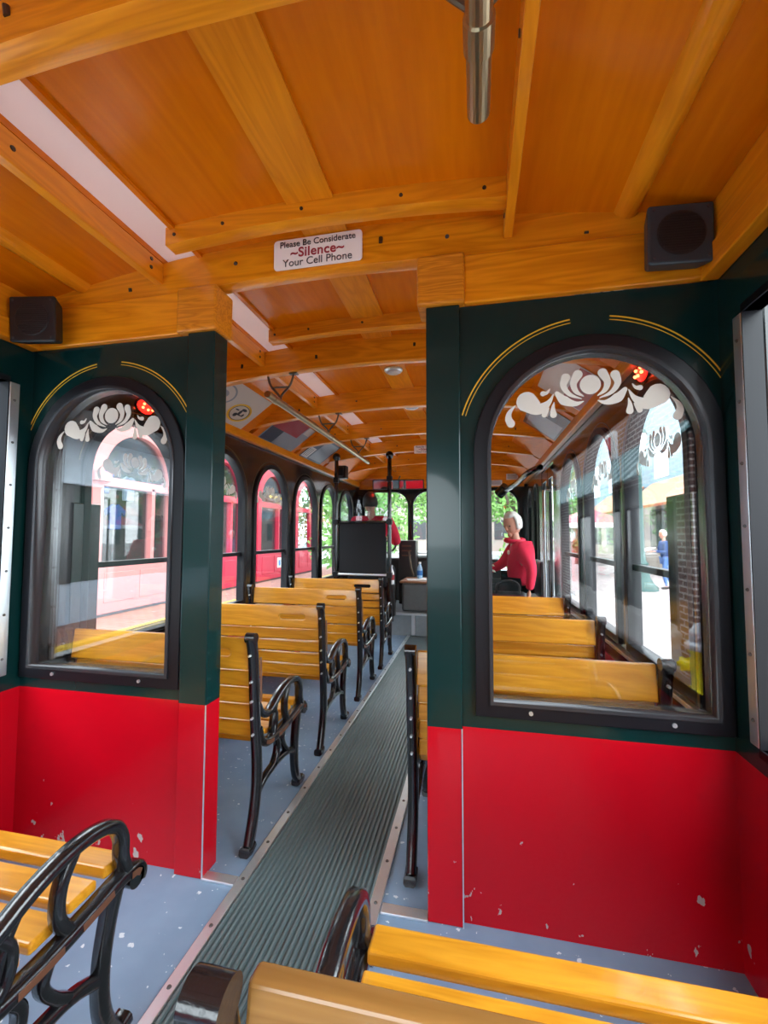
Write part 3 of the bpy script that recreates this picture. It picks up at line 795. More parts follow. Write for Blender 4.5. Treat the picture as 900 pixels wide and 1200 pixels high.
# ------------------------------------------------------------------ adverts on the sloping side panels
def poster(xa, xb, y0, y1, label, kind):
    """card following the ceiling slope between cornice and joist"""
    r = empty('advert_card', ((xa+xb)/2, (y0+y1)/2, zt((xa+xb)/2)), label=label, cat='advert card', group='advert cards on the sloping ceiling')
    ox, oy, oz = r.location
    sg = 1 if xa < -.5 else -1; wx = XL if sg > 0 else XR
    def P(u, v, d): # u from the window side up to the joist side, v along y
        uu = u if sg > 0 else 1-u; a = .05+.235*uu; x = wx+sg*a; z = 1.84+(zt(wx+sg*.30)-1.84)*(a-.03)/.27
        return Vector((x-ox-sg*d*.5, y0+(y1-y0)*v-oy, z-oz-d*.8))
    def patch(nm, u0, u1, v0, v1, d, m):
        b = B(); q = [P(u0, v0, d), P(u1, v0, d), P(u1, v1, d), P(u0, v1, d)]
        lo = [b.verts.new(p) for p in q]; hi = [b.verts.new(p+Vector((0, 0, .002))) for p in q]
        b.faces.new(lo); b.faces.new(hi[::-1])
        for i in range(4): b.faces.new((lo[i], lo[(i+1) % 4], hi[(i+1) % 4], hi[i]))
        return obj(nm, b, m, r)
    def disc(nm, u, v, ru, rv, d, m, hole=0):
        b = B(); n = 28
        o = [b.verts.new(P(u+ru*math.cos(2*PI*i/n), v+rv*math.sin(2*PI*i/n), d)) for i in range(n)]
        if hole:
            h = [b.verts.new(P(u+ru*hole*math.cos(2*PI*i/n), v+rv*hole*math.sin(2*PI*i/n), d)) for i in range(n)]
            for i in range(n): b.faces.new((o[i], o[(i+1) % n], h[(i+1) % n], h[i]))
        else: b.faces.new(o)
        return obj(nm, b, m, r)
    if kind == 'emblem':
        patch('card', 0, 1, 0, 1, .016, 'poster_white')
        disc('emblem_ring', .38, .70, .27, .20, .0185, 'gold', .84)
        disc('emblem_ring', .38, .70, .225, .165, .0190, 'text_dark', .93)
        b = B()
        for (u, v, ru, rv) in ((.30, .66, .06, .035), (.40, .70, .09, .025), (.50, .73, .04, .05), (.36, .78, .05, .02), (.44, .62, .02, .04), (.33, .72, .02, .06)):
            n = 10; b.faces.new([b.verts.new(P(u+ru*math.cos(2*PI*i/n), v+rv*math.sin(2*PI*i/n), .0195)) for i in range(n)])
        obj('emblem_mark', b, 'poster_dark', r)
        disc('emblem_ring', .62, .22, .27, .20, .0185, 'poster_grey', .86)
        disc('emblem_mark', .62, .22, .10, .08, .0187, 'poster_grey')
    elif kind == 'red':
        patch('card', 0, 1, 0, 1, .016, 'poster_grey'); patch('red_panel', .5, 1, .02, .75, .0175, 'poster_red')
        patch('white_edge', .72, 1, .78, .98, .0175, 'poster_white'); patch('dark_panel', .02, .5, .02, .35, .0175, 'poster_dark')
    elif kind == 'grey':
        patch('card', 0, 1, 0, 1, .016, 'poster_dark'); patch('grey_panel', .08, .94, .35, .96, .0175, 'poster_grey'); patch('white_panel', .05, .5, .03, .30, .0175, 'poster_white')
        for k in range(3): patch('text_line', .1, .45, .07+.07*k, .09+.07*k, .0185, 'speaker_grey')
    elif kind == 'redwhite':
        patch('card', 0, 1, 0, 1, .016, 'poster_white'); patch('red_panel', .55, 1, .02, .98, .0175, 'poster_red')
    return r
poster(-1.60, -1.27, 2.17, 2.74, 'white advert card with gold ringed oval emblem, on left ceiling', 'emblem')
poster(-1.60, -1.27, 2.98, 3.58, 'red and grey advert card beyond the oval emblem card', 'red')
poster(-1.60, -1.27, 3.76, 4.30, 'grey blue advert card with white printed corner, furthest on the left ceiling', 'grey')
poster(.20, .58, 1.52, 1.98, 'dark advert card behind etched flower in the right pane', 'grey')
poster(.20, .60, 2.22, 2.74, 'white and red advert card on the right ceiling', 'redwhite')
poster(.20, .60, 2.98, 3.58, 'grey advert card furthest forward on the right ceiling', 'grey')

# ------------------------------------------------------------------ driver's area
r = empty('driver_screen', (-1.15, 4.35, 0), label='black screen panel with clear upper pane and poles behind the driver', cat='screen')
for x in (-.285, .285):
    b = B(); cyl(b, (x, 0, 0), (x, 0, 1.93), .021, n=16); obj('pole', b, 'black_gloss', r, smooth=True)
    b = B(); ball(b, (x, 0, 1.925), .042, 16, sc3=(1, 1, 1)); obj('pole_socket', b, 'black_gloss', r, smooth=True)
    for z in (.70, 1.24, 1.68):
        b = B(); box(b, x-.028, x+.028, -.028, .028, z-.028, z+.028); obj('pole_clamp', b, 'frame_black', r, bevel=.006)
b = B(); box(b, -.245, .245, -.012, .012, .71, 1.225); obj('black_panel', b, 'dark_cloth', r, bevel=.02, seg=4)
b = B(); cyl(b, (-.285, 0, 1.238), (.285, 0, 1.238), .014); obj('cross_bar', b, 'black_gloss', r, smooth=True)
b = B(); cyl(b, (-.285, 0, .70), (.285, 0, .70), .014); obj('cross_bar', b, 'aluminium', r, smooth=True)
b = B(); box(b, -.265, .265, -.003, .003, 1.25, 1.68); obj('clear_pane', b, 'plexi', r)
b = B(); box(b, -1.50, -1.38, 4.50, 4.6, 1.72, 1.86); box(b, -1.48, -1.40, 4.46, 4.50, 1.74, 1.84)
tag(obj('junction_box', b, 'machine_black', bevel=.006), 'small black box hung near the left ceiling behind driver screen', 'box')

# engine console with papers
r = empty('grey_console', (-.60, 5.15, .24), label='grey metal console box with wooden top beside the driver', cat='console')
b = B(); box(b, -.24, .24, -.22, .25, 0, .32); obj('console_body', b, 'console_grey', r, bevel=.03, seg=4)
b = B(); box(b, -.26, .26, -.24, .27, .32, .345); obj('console_top', b, 'console_wood', r, bevel=.008)
b = B(); box(b, .14, .16, -.235, -.22, .02, .15); obj('console_latch', b, 'aluminium', r)
b = B(); box(b, -.20, .02, -.10, .10, 0, .004, 0, Matrix.Translation((-.60, 5.10, .587)) @ Matrix.Rotation(.3, 4, 'Z')); box(b, -.03, .2, -.14, .06, .004, .008, 0, Matrix.Translation((-.62, 5.14, .587)) @ Matrix.Rotation(-.2, 4, 'Z'))
tag(obj('paper_sheet', b, 'paper'), 'loose white papers lying on the grey console', 'paper')
def bottle(loc, h, mb, ml, label):
    r = empty('drink_bottle', loc, label=label, cat='bottle')
    b = B(); lathe(b, [(.030, 0), (.034, .01), (.034, h*.55), (.030, h*.65), (.014, h*.85), (.013, h*.92)], n=18); obj('bottle_body', b, mb, r, smooth=True)
    b = B(); lathe(b, [(.0350, h*.22), (.0350, h*.5)], n=18); obj('bottle_label', b, ml, r, smooth=True)
    b = B(); lathe(b, [(.016, h*.90), (.016, h)], n=14); obj('bottle_cap', b, 'cap_white', r)
bottle((-.665, 5.20, .585), .20, 'bottle_clear', 'bottle_blue', 'clear water bottle with blue label on the grey console')
bottle((-.900, 4.62, .58), .20, 'cap_white', 'poster_red', 'white and pink drink bottle beside the driver screen')
b = B(); box(b, -.94, -.86, 4.58, 4.68, .24, .58); tag(obj('cup_stand', b, 'machine_black', bevel=.01), 'narrow black stand carrying the pink bottle', 'stand')
r = empty('fare_machine', (-.855, 5.56, .24), label='dark fare machine with slotted brown face near windscreen', cat='machine')
b = B(); box(b, -.11, .11, -.10, .10, 0, .80); obj('machine_body', b, 'machine_black', r, bevel=.01)
for z in (.60, .66, .72): 
    b = B(); box(b, -.07, .05, -.106, -.10, z, z+.018); obj('slot_plate', b, 'machine_brown', r)
b = B(); tube(b, [(.02, -.11, .66), (.06, -.16, .45), (.09, -.18, .36)], .012, 8); obj('gear_lever', b, 'steel_dark', r)
# dashboard
b = B(); vs = box(b, XL+.05, XR-.35, 5.72, 5.98, .24, .86); 
for v in vs:
    if v.co.z > .5 and v.co.y < 5.8: v.co.z = .80
r = obj('dashboard', b, 'machine_black', bevel=.03, seg=3); tag(r, 'black dashboard under the windscreen', 'dashboard')
b = B(); box(b, -.80, -.10, 5.74, 5.92, .862, .880); tag(obj('dash_tray', b, 'paper', bevel=.004), 'pale tray lying on the dashboard below the windscreen', 'tray')
# steering wheel
r = empty('steering_wheel', (-1.20, 5.42, 1.0), label='black steering wheel in front of the driver', cat='steering wheel'); r.rotation_euler = (-.7, 0, 0)
b = B(); tube(b, [(.2*math.cos(2*PI*i/32), .2*math.sin(2*PI*i/32), 0) for i in range(33)], .013, 8); obj('wheel_rim', b, 'black_iron', r, smooth=True)
b = B(); [tube(b, [(0, 0, -.03), (.2*math.cos(a), .2*math.sin(a), 0)], .009, 8) for a in (PI/2, PI*7/6, -PI/6)]; cyl(b, (0, 0, -.5), (0, 0, -.01), .025); obj('wheel_column', b, 'black_iron', r)
# interior mirror
r = empty('rear_view_mirror', (-1.0, 5.60, 1.77), label='wide rear view mirror above the windscreen', cat='mirror'); r.rotation_euler = (.15, 0, .1)
b = B(); box(b, -.34, .34, 0, .02, -.065, .065); obj('mirror_back', b, 'frame_black', r, bevel=.012, seg=3)
b = B(); box(b, -.325, .325, -.004, 0, -.055, .055); obj('mirror_glass', b, 'mirror', r)
b = B(); cyl(b, (0, .01, .05), (0, .36, .10), .01); obj('mirror_arm', b, 'frame_black', r)
# sun visor arm / hose bundle over the door
b = B(); tube(b, catmull([(.30, 5.2, 1.62), (.42, 4.9, 1.66), (.50, 4.5, 1.72), (.60, 4.3, 1.75)]), [.03]*19, 10); cyl(b, (.26, 5.22, 1.58), (.34, 5.15, 1.66), .06)
tag(obj('door_mechanism', b, 'black_gloss', smooth=False), 'black door opener arm and motor above the entrance door', 'door opener')

# ------------------------------------------------------------------ people
def skin_mesh(verts, edges, radii, sub=2, root=0):
    me = bpy.data.meshes.new('s'); me.from_pydata([tuple(v) for v in verts], edges, [])
    o = bpy.data.objects.new('s', me); col.objects.link(o)
    sk = o.modifiers.new('skin', 'SKIN'); sk.use_smooth_shade = True
    for i, d in enumerate(me.skin_vertices[0].data):
        rr = radii[i]; d.radius = rr if isinstance(rr, tuple) else (rr, rr); d.use_root = (i == root)
    sb = o.modifiers.new('sub', 'SUBSURF'); sb.levels = sub; sb.render_levels = sub
    bpy.context.view_layer.update()
    m2 = bpy.data.meshes.new_from_object(o.evaluated_get(bpy.context.evaluated_depsgraph_get()))
    bpy.data.objects.remove(o); bpy.data.meshes.remove(me)
    return m2
def chain(names, J): return [(names[i], names[i+1]) for i in range(len(names)-1)]
def figure(root, J, R_in, head, face, look, hands, jacket, trousers, jm, tm, hair, hair_m, shoes=True, s=1.0):
    R = dict(R_in)
    """J joints dict; R radii; builds one continuous skin body, jacket, trousers, hair"""
    def build(keys, edges, grow, name, m, parent):
        idx = {k: i for i, k in enumerate(keys)}
        me = skin_mesh([J[k] for k in keys], [(idx[a], idx[c]) for a, c in edges], [R[k]*grow if not isinstance(R[k], tuple) else (R[k][0]*grow, R[k][1]*grow) for k in keys])
        b = B(); b.from_mesh(me); bpy.data.meshes.remove(me); return b
    E = [('pelvis', 'waist'), ('waist', 'chest'), ('chest', 'neck'), ('neck', 'skull'), ('chest', 'shL'), ('shL', 'elL'), ('elL', 'wrL'), ('chest', 'shR'), ('shR', 'elR'), ('elR', 'wrR'),
         ('pelvis', 'hipL'), ('hipL', 'knL'), ('knL', 'anL'), ('anL', 'toL'), ('pelvis', 'hipR'), ('hipR', 'knR'), ('knR', 'anR'), ('anR', 'toR')]
    keys = ['pelvis', 'waist', 'chest', 'neck', 'skull', 'shL', 'elL', 'wrL', 'shR', 'elR', 'wrR', 'hipL', 'knL', 'anL', 'toL', 'hipR', 'knR', 'anR', 'toR']
    R0 = dict(R)
    for k_ in ('pelvis', 'waist', 'chest', 'shL', 'shR', 'hipL', 'hipR'): R[k_] = tuple(v*.72 for v in R[k_]) if isinstance(R[k_], tuple) else R[k_]*.78
    b = build(keys, E, .86, '', '', None); R = R0
    # head, shaped: look = facing direction (unit), slight downward allowed
    hc = Vector(head); f = Vector(look).normalized(); side = f.cross(Vector((0, 0, 1))).normalized(); u3 = side.cross(f)
    hr = .092*s
    vs = ball(b, (0, 0, 0), 1, 20)
    for v in vs:
        p = v.co.copy(); fx, sy, uz = p.y, p.x, p.z
        ff = fx*1.06*hr; ss = sy*.80*hr; uu = uz*1.28*hr
        if uz < 0: ss *= 1+.22*uz; 
        if uz < -.35 and fx > 0: ff *= .97
        if fx > .86 and -.25 < uz < .12: ff += .0*hr
        v.co = hc+f*ff+side*ss+u3*uu
    # nose, ears, chin
    def blob(a, c, d, r_, sc_=(1, 1, 1)):
        ball(b, hc+f*a*hr+side*c*hr+u3*d*hr, r_*hr, 10, 0, sc_)
    cyl(b, hc+f*.98*hr+u3*.10*hr, hc+f*1.20*hr-u3*.24*hr, .07*hr, .15*hr, 8); blob(1.10, 0, -.26, .15); blob(.0, .82, -.05, .2, (.6, .8, 1.2)); blob(.0, -.82, -.05, .2, (.6, .8, 1.2)); blob(.82, 0, -.92, .26)
    for wr, el, tips in hands:
        d = (Vector(J[wr])-Vector(J[el])).normalized(); w0 = Vector(J[wr]); n_ = Vector(tips); nn = (n_-d*n_.dot(d)).normalized(); sd = d.cross(nn)
        # palm
        m_ = Matrix((sd, d, nn)).transposed().to_4x4(); m_.translation = w0+d*.045*s
        g = bmesh.ops.create_uvsphere(b, u_segments=12, v_segments=8, radius=1, matrix=m_ @ Matrix.Diagonal((.036*s, .05*s, .017*s, 1)))
        for i, (o_, ln) in enumerate(((-.027, .062), (-.009, .074), (.009, .070), (.026, .055))):
            a = w0+sd*o_*s+d*.078*s; c_ = a+d*ln*.45*s+nn*-.012*s; e_ = c_+d*ln*.25*s-nn*ln*.45*s
            tube(b, [a-d*.02*s, a, c_, e_], [.009*s, .0095*s, .0085*s, .006*s], 8)
        a = w0-sd*.030*s+d*.03*s; tube(b, [a, a-sd*.022*s+d*.025*s, a-sd*.028*s+d*.052*s-nn*.01*s], [.012*s, .010*s, .007*s], 8)
    body = obj('body', b, 'skin', root, smooth=True)
    b = B()
    for c in (-.34, .34): ball(b, hc+f*.90*hr+side*c*hr+u3*.08*hr, .11*hr, 8)
    obj('eye', b, 'eye', body, smooth=True)
    b = B(); ball(b, hc+f*.99*hr-u3*.56*hr, .2*hr, 8, 0, (1, 1, .35)); obj('mouth', b, 'lips', body, smooth=True)
    ek = [k for k in keys if k in jacket]; b = build(ek, [e for e in E if e[0] in jacket and e[1] in jacket], 1.08, '', '', None)
    jk = obj('jacket', b, jm, root, smooth=True)
    ek = [k for k in keys if k in trousers]; b = build(ek, [e for e in E if e[0] in trousers and e[1] in trousers], 1.0, '', '', None)
    obj('trousers', b, tm, root, smooth=True)
    b = B()
    for k in ('L', 'R'):
        a, t = Vector(J['an'+k]), Vector(J['to'+k]); tube(b, [a-(t-a)*.35-Vector((0, 0, .03*s)), a-Vector((0, 0, .02*s)), t], [.035*s, .045*s, .036*s], 10)
    obj('shoe', b, 'machine_black', root, smooth=True)
    # hair cap
    b = B(); vs = ball(b, (0, 0, 0), 1, 22); kill = []
    for v in vs:
        p = v.co.copy()
        if (p.y > .42 and p.z < .42) or p.z < (-.75 if hair == 'long' else -.45): kill.append(v)
        k = 1.10+.03*math.sin(9*p.x+5*p.z)
        v.co = hc+f*p.y*1.06*hr*k-f*.05*hr+side*p.x*.86*hr*k+u3*(p.z*1.26*hr*k+.03*hr)
    bmesh.ops.delete(b, geom=kill, context='VERTS')
    o = obj('hair', b, hair_m, root, smooth=True); so = o.modifiers.new('solid', 'SOLIDIFY'); so.thickness = .008
    return jk
UP = {'pelvis', 'waist', 'chest', 'shL', 'elL', 'wrL', 'shR', 'elR', 'wrR'}
LO = {'pelvis', 'hipL', 'knL', 'anL', 'hipR', 'knR', 'anR'}
RAD = dict(pelvis=(.125, .12), waist=(.135, .12), chest=(.145, .12), neck=.055, skull=.05, shL=.078, shR=.078, elL=.05, elR=.05, wrL=.034, wrR=.034,
           hipL=.095, hipR=.095, knL=.062, knR=.062, anL=.044, anR=.044, toL=.032, toR=.032)
# attendant sitting sideways by the door, facing left
r = empty('person', (.42, 4.50, .24), label='white-haired person in red jacket seated by the door, looking down', cat='person')
def rel(J, o): return {k: (v[0]-o[0], v[1]-o[1], v[2]-o[2]) for k, v in J.items()}
o_ = (.42, 4.50, .24)
J = dict(pelvis=(.42, 4.52, .60), waist=(.43, 4.51, .74), chest=(.40, 4.50, .93), neck=(.37, 4.49, 1.08), skull=(.355, 4.48, 1.19),
         shR=(.42, 4.33, .98), elR=(.50, 4.24, .80), wrR=(.47, 4.20, .60), shL=(.40, 4.68, 1.00), elL=(.26, 4.74, .80), wrL=(.10, 4.62, .74),
         hipR=(.34, 4.44, .58), knR=(.02, 4.38, .60), anR=(.03, 4.36, .32), toR=(-.10, 4.35, .27), hipL=(.34, 4.62, .58), knL=(.02, 4.68, .60), anL=(.04, 4.68, .32), toL=(-.09, 4.68, .27))
hd = Vector((.350, 4.475, 1.245))-Vector(o_)
jk = figure(r, rel(J, o_), RAD, hd-Vector((0, 0, .03)), None, (-.66, -.72, -.35), [('wrR', 'elR', (1, 0, 0)), ('wrL', 'elL', (0, 0, 1))], UP, LO, 'red_cloth', 'dark_cloth', 'short', 'white_hair')
b = B(); ball(b, (-.118, -.115, .70), .026, 10, 0, (.5, 1, .9)); obj('jacket_badge', b, 'cap_white', jk, smooth=True)
b = B(); tube(b, [(-.05+.085*math.cos(a), -.01+.085*math.sin(a), .815+.012*math.sin(a)) for a in [2*PI*i/20 for i in range(21)]], .022, 8); obj('collar', b, 'red_cloth', jk, smooth=True)
b = B(); box(b, -.16, .16, -.13, .13, -.002, .002, 0, Matrix.Translation((.03, 4.50, .80)) @ Matrix.Rotation(.35, 4, 'Y')); box(b, -.12, .14, -.12, .12, .004, .007, 0, Matrix.Translation((.03, 4.50, .82)) @ Matrix.Rotation(.15, 4, 'Y'))
tag(obj('newspaper', b, 'paper'), 'folded grey papers held by the seated red-jacketed person', 'newspaper')
# seat and bag
r = empty('padded_chair', (.42, 4.52, .24), label='black seat under the red-jacketed person by the door', cat='seat')
b = B(); box(b, -.20, .20, -.24, .24, .19, .27); obj('seat_cushion', b, 'bag_black', r, bevel=.03, seg=3)
b = B(); cyl(b, (0, 0, 0), (0, 0, .2), .05); cyl(b, (0, 0, 0), (0, 0, .02), .14); obj('seat_pedestal', b, 'console_grey', r)
b = B(); box(b, .16, .21, -.22, .22, .25, .62); obj('seat_back', b, 'bag_black', r, bevel=.02, seg=3)
r = empty('shoulder_bag', (.27, 4.10, .24), label='black handled bag standing beside the seated person', cat='bag')
b = B(); vs = box(b, -.17, .17, -.08, .08, 0, .36)
for v in vs:
    if v.co.z > .1: v.co.x *= .92; v.co.y *= .5
obj('bag_body', b, 'bag_black', r, bevel=.03, seg=3)
b = B(); tube(b, catmull([(-.10, -.03, .33), (-.09, -.04, .43), (0, -.04, .46), (.09, -.04, .43), (.10, -.03, .33)]), .009, 8); obj('bag_handle', b, 'bag_black', r, smooth=True)
b = B(); box(b, -.11, .11, -.070, -.055, .22, .25); obj('bag_trim', b, 'machine_brown', r)
# driver
o_ = (-1.16, 4.82, .24)
r = empty('person', o_, label='bus driver in red jacket and dark vest seated behind the black screen', cat='person')
J = dict(pelvis=(-1.16, 4.80, .72), waist=(-1.16, 4.79, .90), chest=(-1.16, 4.82, 1.17), neck=(-1.17, 4.83, 1.34), skull=(-1.18, 4.84, 1.42),
         shL=(-1.35, 4.83, 1.255), elL=(-1.40, 5.02, 1.00), wrL=(-1.32, 5.24, 1.06), shR=(-.97, 4.83, 1.255), elR=(-.90, 4.98, 1.02), wrR=(-1.04, 5.22, 1.06),
         hipL=(-1.26, 4.85, .70), knL=(-1.30, 5.24, .70), anL=(-1.30, 5.26, .34), toL=(-1.30, 5.38, .28), hipR=(-1.06, 4.85, .70), knR=(-1.02, 5.24, .70), anR=(-1.02, 5.28, .34), toR=(-1.02, 5.40, .28))
jk = figure(r, rel(J, o_), RAD, Vector((-1.19, 4.845, 1.475))-Vector(o_), None, (0, 1, 0), [('wrR', 'elR', (0, 0, 1)), ('wrL', 'elL', (0, 0, 1))], UP, LO, 'red_cloth', 'dark_cloth', 'short', 'dark_hair')
r = empty('swivel_chair', (-1.16, 4.82, .24), label='black driver seat behind the black screen', cat='seat')
b = B(); box(b, -.22, .22, -.16, .25, .26, .36); obj('seat_cushion', b, 'dark_cloth', r, bevel=.03)
b = B(); box(b, -.21, .21, -.26, -.16, .30, .86); obj('seat_back', b, 'dark_cloth', r, bevel=.03)
b = B(); box(b, -.15, .15, -.12, .12, 0, .26); obj('seat_base', b, 'machine_black', r)

# ================================================================== OUTSIDE
ZG = -.5
b = B(); box(b, -60, 60, -60, 90, ZG-.1, ZG); struct('ground', b, 'road')
b = B(); box(b, 2.3, 8.2, -20, 12, ZG, ZG+.02); struct('trim_90', b, 'brick_plaza')
b = B(); box(b, .9, 2.3, -20, .2, ZG, ZG+.01); struct('trim_95', b, 'dark_ground')  # added dark strip, keeps the mirrored street dark behind the hydrant
b = B(); box(b, .9, 2.3, .2, 34, ZG, ZG+.01); struct('trim_91', b, 'pavement')
b = B(); box(b, 2.6, 9.5, 12, 45, ZG, ZG+.02); struct('trim_92', b, 'brick_plaza')
b = B(); box(b, -7.5, -5.75, -16, 30, ZG, ZG+.04); struct('trim_93', b, 'brick_side')
b = B(); box(b, -5.75, -5.60, -16, 30, ZG, ZG+.045); struct('trim_94', b, 'yellow_line')
# ---- left: red arched shopfront
r = empty('shopfront', (-7.0, 13.0, ZG), label='row of red arched shop windows on the left street side', cat='building')
CY = [7.90, 11.05, 14.15, 17.20]
ax = -7.0
lo = [rect(5.8-13, 19.2-13, 0, 5.5)]+[arch(c-13, 1.12, .12, 3.90) for c in CY]
obj('facade', plate(lo, 'yz', -.25, 0), 'shop_wall', r)
for i, c in enumerate(CY):
    m = 'hazed_frame' if i == 0 else 'red_frame'; cc = c-13  # nearest bay: red frame paled, reflection haze put into its colour
    fr = obj('arched_frame', plate([arch(cc, 1.16, .10, 3.94), arch(cc, .92, 1.05, 3.66)], 'yz', -.12, .06), m, r, bevel=.02)
    b = B(); box(b, -.10, .05, cc-.92, cc+.92, 2.55, 2.72); box(b, -.10, .05, cc+.35, cc+.45, 1.05, 2.6)
    if i == 0: box(b, -.12, .16, cc-1.22, cc-.84, 2.62, 2.80); box(b, -.12, .16, cc+.84, cc+1.22, 2.62, 2.80)
    obj('glazing_bar', b, m, fr)
    b = B(); box(b, .055, .075, cc-.85, cc-.1, .30, .88); box(b, .055, .075, cc+.05, cc+.85, .30, .88); obj('door_panel', b, m, fr, bevel=.015)
    b = B(); box(b, -.08, -.06, cc-.92, cc+.92, 1.05, 3.66); 
    b.free(); obj('shop_pane', plate([arch(cc, .93, 1.04, 3.67)], 'yz', -.08, -.06), 'shop_glass', fr)
obj('inside_wall', plate([rect(-7.2, 6.2, 0, 5.5)], 'yz', -1.6, -1.5), 'shop_inside', r)
b = B(); box(b, .06, .12, .55, 1.95, 2.78, 3.08); box(b, .12, .13, .65, 1.85, 2.88, 2.96, 1); obj('shop_sign', b, ['facade_dark', 'shirt_yellow'], r)
b = B(); box(b, .078, .085, 1.40, 1.72, .45, .80); box(b, .085, .090, 1.48, 1.64, .52, .72, 1); obj('door_notice', b, ['cap_white', 'bottle_blue'], r)
k = 0
for i, c in enumerate(CY):
    for j in range(5):
        y = c-.75+j*.36; z = 2.0+random.uniform(-.1, .1)+(-.5 if j % 2 else .25)
        b = B(); w_ = .15; 
        L = [(y-w_, z-.32), (y+w_, z-.32), (y+w_, z+.06), (y+w_+.09, z-.02), (y+w_+.13, z+.10), (y+w_*.5, z+.24), (y, z+.20), (y-w_*.5, z+.24), (y-w_-.13, z+.10), (y-w_-.09, z-.02), (y-w_, z+.06)]
        b = plate([L], 'yz', -7.9, -7.84)
        mm = ['shirt_blue', 'shirt_white', 'shirt_blue', 'shirt_blue', 'shirt_white'][j] if i != 3 else ['shirt_yellow', 'shirt_white', 'shirt_yellow', 'shirt_blue', 'shirt_yellow'][j]
        nm_ = {'shirt_blue': 'blue', 'shirt_white': 'pale', 'shirt_yellow': 'yellow'}[mm]
        oo = obj('hanging_shirt', b, mm, bevel=.01); k += 1
        tag(oo, '%s shirt hanging in the %s red arched shop window' % (nm_, ['nearest', 'second', 'third', 'furthest'][i]), 'shirt', 'shirts hanging in the arched shop windows')
# ---- left behind: grey shop (seen mirrored in the partition glass)
r = empty('grey_shopfront', (-7.0, -4.5, ZG), label='grey shop building with white fascia mirrored in the left pane', cat='building')
b = B(); box(b, -.3, .0, -9, 8.6, 0, .75); obj('low_panel', b, 'facade_panel', r)
b = B(); box(b, -.3, .05, -9, 8.6, 2.50, 3.36); obj('fascia', b, 'facade_white', r)
b = B(); box(b, -.3, .6, -9, 8.6, 3.36, 3.6); box(b, -.5, -.2, -9, 8.6, 3.6, 5.5); obj('roof_edge', b, 'facade_dark', r)
b = B()
for i in range(8): box(b, -.1, .03, -9+i*2.45, -8.85+i*2.45, .75, 2.5)
obj('mullion', b, 'facade_dark', r)
b = B(); box(b, -.12, -.08, -9, 8.6, .75, 2.5); obj('shop_pane', b, 'store_green', r)
# ---- right behind: brick shop with striped awning + hydrant (mirrored in the right pane)
r = empty('brick_shopfront', (2.35, -7.6, ZG), label='brick shopfront with dark window and striped teal awning, mirrored in right pane', cat='building')
b = B(); box(b, 0, .4, -12, -1.5, 0, 4.6); box(b, -.04, .4, 4.55, 4.92, 0, 4.6); box(b, 0, .4, -1.5, 4.6, 2.35, 4.6); obj('brick_wall', b, 'brick_wall', r)
b = B(); box(b, .0, .4, -1.5, 4.55, 0, .42); box(b, -.12, .1, -1.5, 4.6, .42, .48); obj('stone_ledge', b, 'kerb', r)
b = B(); box(b, -.03, .08, -1.5, 4.55, 2.04, 2.32)
for y in (-1.5, .5, 2.4, 3.75, 4.42): box(b, -.02, .06, y, y+.13, .48, 2.05)
obj('window_frame', b, 'facade_dark', r, bevel=.01)
b = B(); box(b, .10, .12, -1.5, 4.55, .48, 2.05); obj('shop_pane', b, 'store_green', r)
b = B(); q = [(-.75, 2.22), (-.72, 2.20), (0, 2.90), (0, 2.94)]
for ya in [-6+i*.22 for i in range(52)]:
    mi = int((ya*100)//22) % 2
    A = [b.verts.new((x, ya, z)) for x, z in q]; C_ = [b.verts.new((x, ya+.22, z)) for x, z in q]
    for i in range(4):
        f = b.faces.new((A[i], A[(i+1) % 4], C_[(i+1) % 4], C_[i])); f.material_index = 0 if mi else 1
aw = obj('awning', b, ['awning_teal', 'awning_stripe'], r)
r = empty('shop_sign_board', (1.50, -2.62, 2.10), label='small white and red sign at right end of the striped awning', cat='sign')
b = B(); box(b, -.03, .03, -.16, .16, -.16, .16); obj('sign_board', b, 'cap_white', r, bevel=.03)
b = B(); box(b, -.04, .04, -.09, -.03, -.10, .10); box(b, -.04, .04, .03, .09, -.10, .10); box(b, -.04, .04, -.09, .09, -.12, -.06); obj('sign_mark', b, 'sign_red', r)
hx, hy = 1.86, -1.46
r = empty('fire_hydrant', (hx, hy, ZG), label='yellow fire hydrant with grey bonnet reflected at right of the window', cat='fire hydrant')
b = B(); lathe(b, [(.15, 0), (.15, .04), (.115, .05), (.112, .28), (.14, .29), (.14, .33), (.112, .34), (.112, .62), (.13, .63), (.13, .66)], n=28); obj('hydrant_barrel', b, 'hydrant_yellow', r, smooth=False, bevel=.006)
b = B(); lathe(b, [(.155, .66), (.155, .70), (.125, .72), (.115, .80), (.08, .86), (.03, .885), (.028, .93), (.0, .93)], n=28); obj('hydrant_bonnet', b, 'hydrant_cap', r, smooth=False, bevel=.004)
for a in (PI*.5, PI*1.1, PI*1.5):
    b = B(); d = Vector((math.cos(a), math.sin(a), 0)); cyl(b, d*.09+Vector((0, 0, .52)), d*.165+Vector((0, 0, .52)), .055, .055, 16); cyl(b, d*.165+Vector((0, 0, .52)), d*.19+Vector((0, 0, .52)), .064, .055, 12); cyl(b, d*.19+Vector((0, 0, .52)), d*.21+Vector((0, 0, .52)), .02, .02, 6)
    obj('hydrant_nozzle', b, 'hydrant_yellow', r)
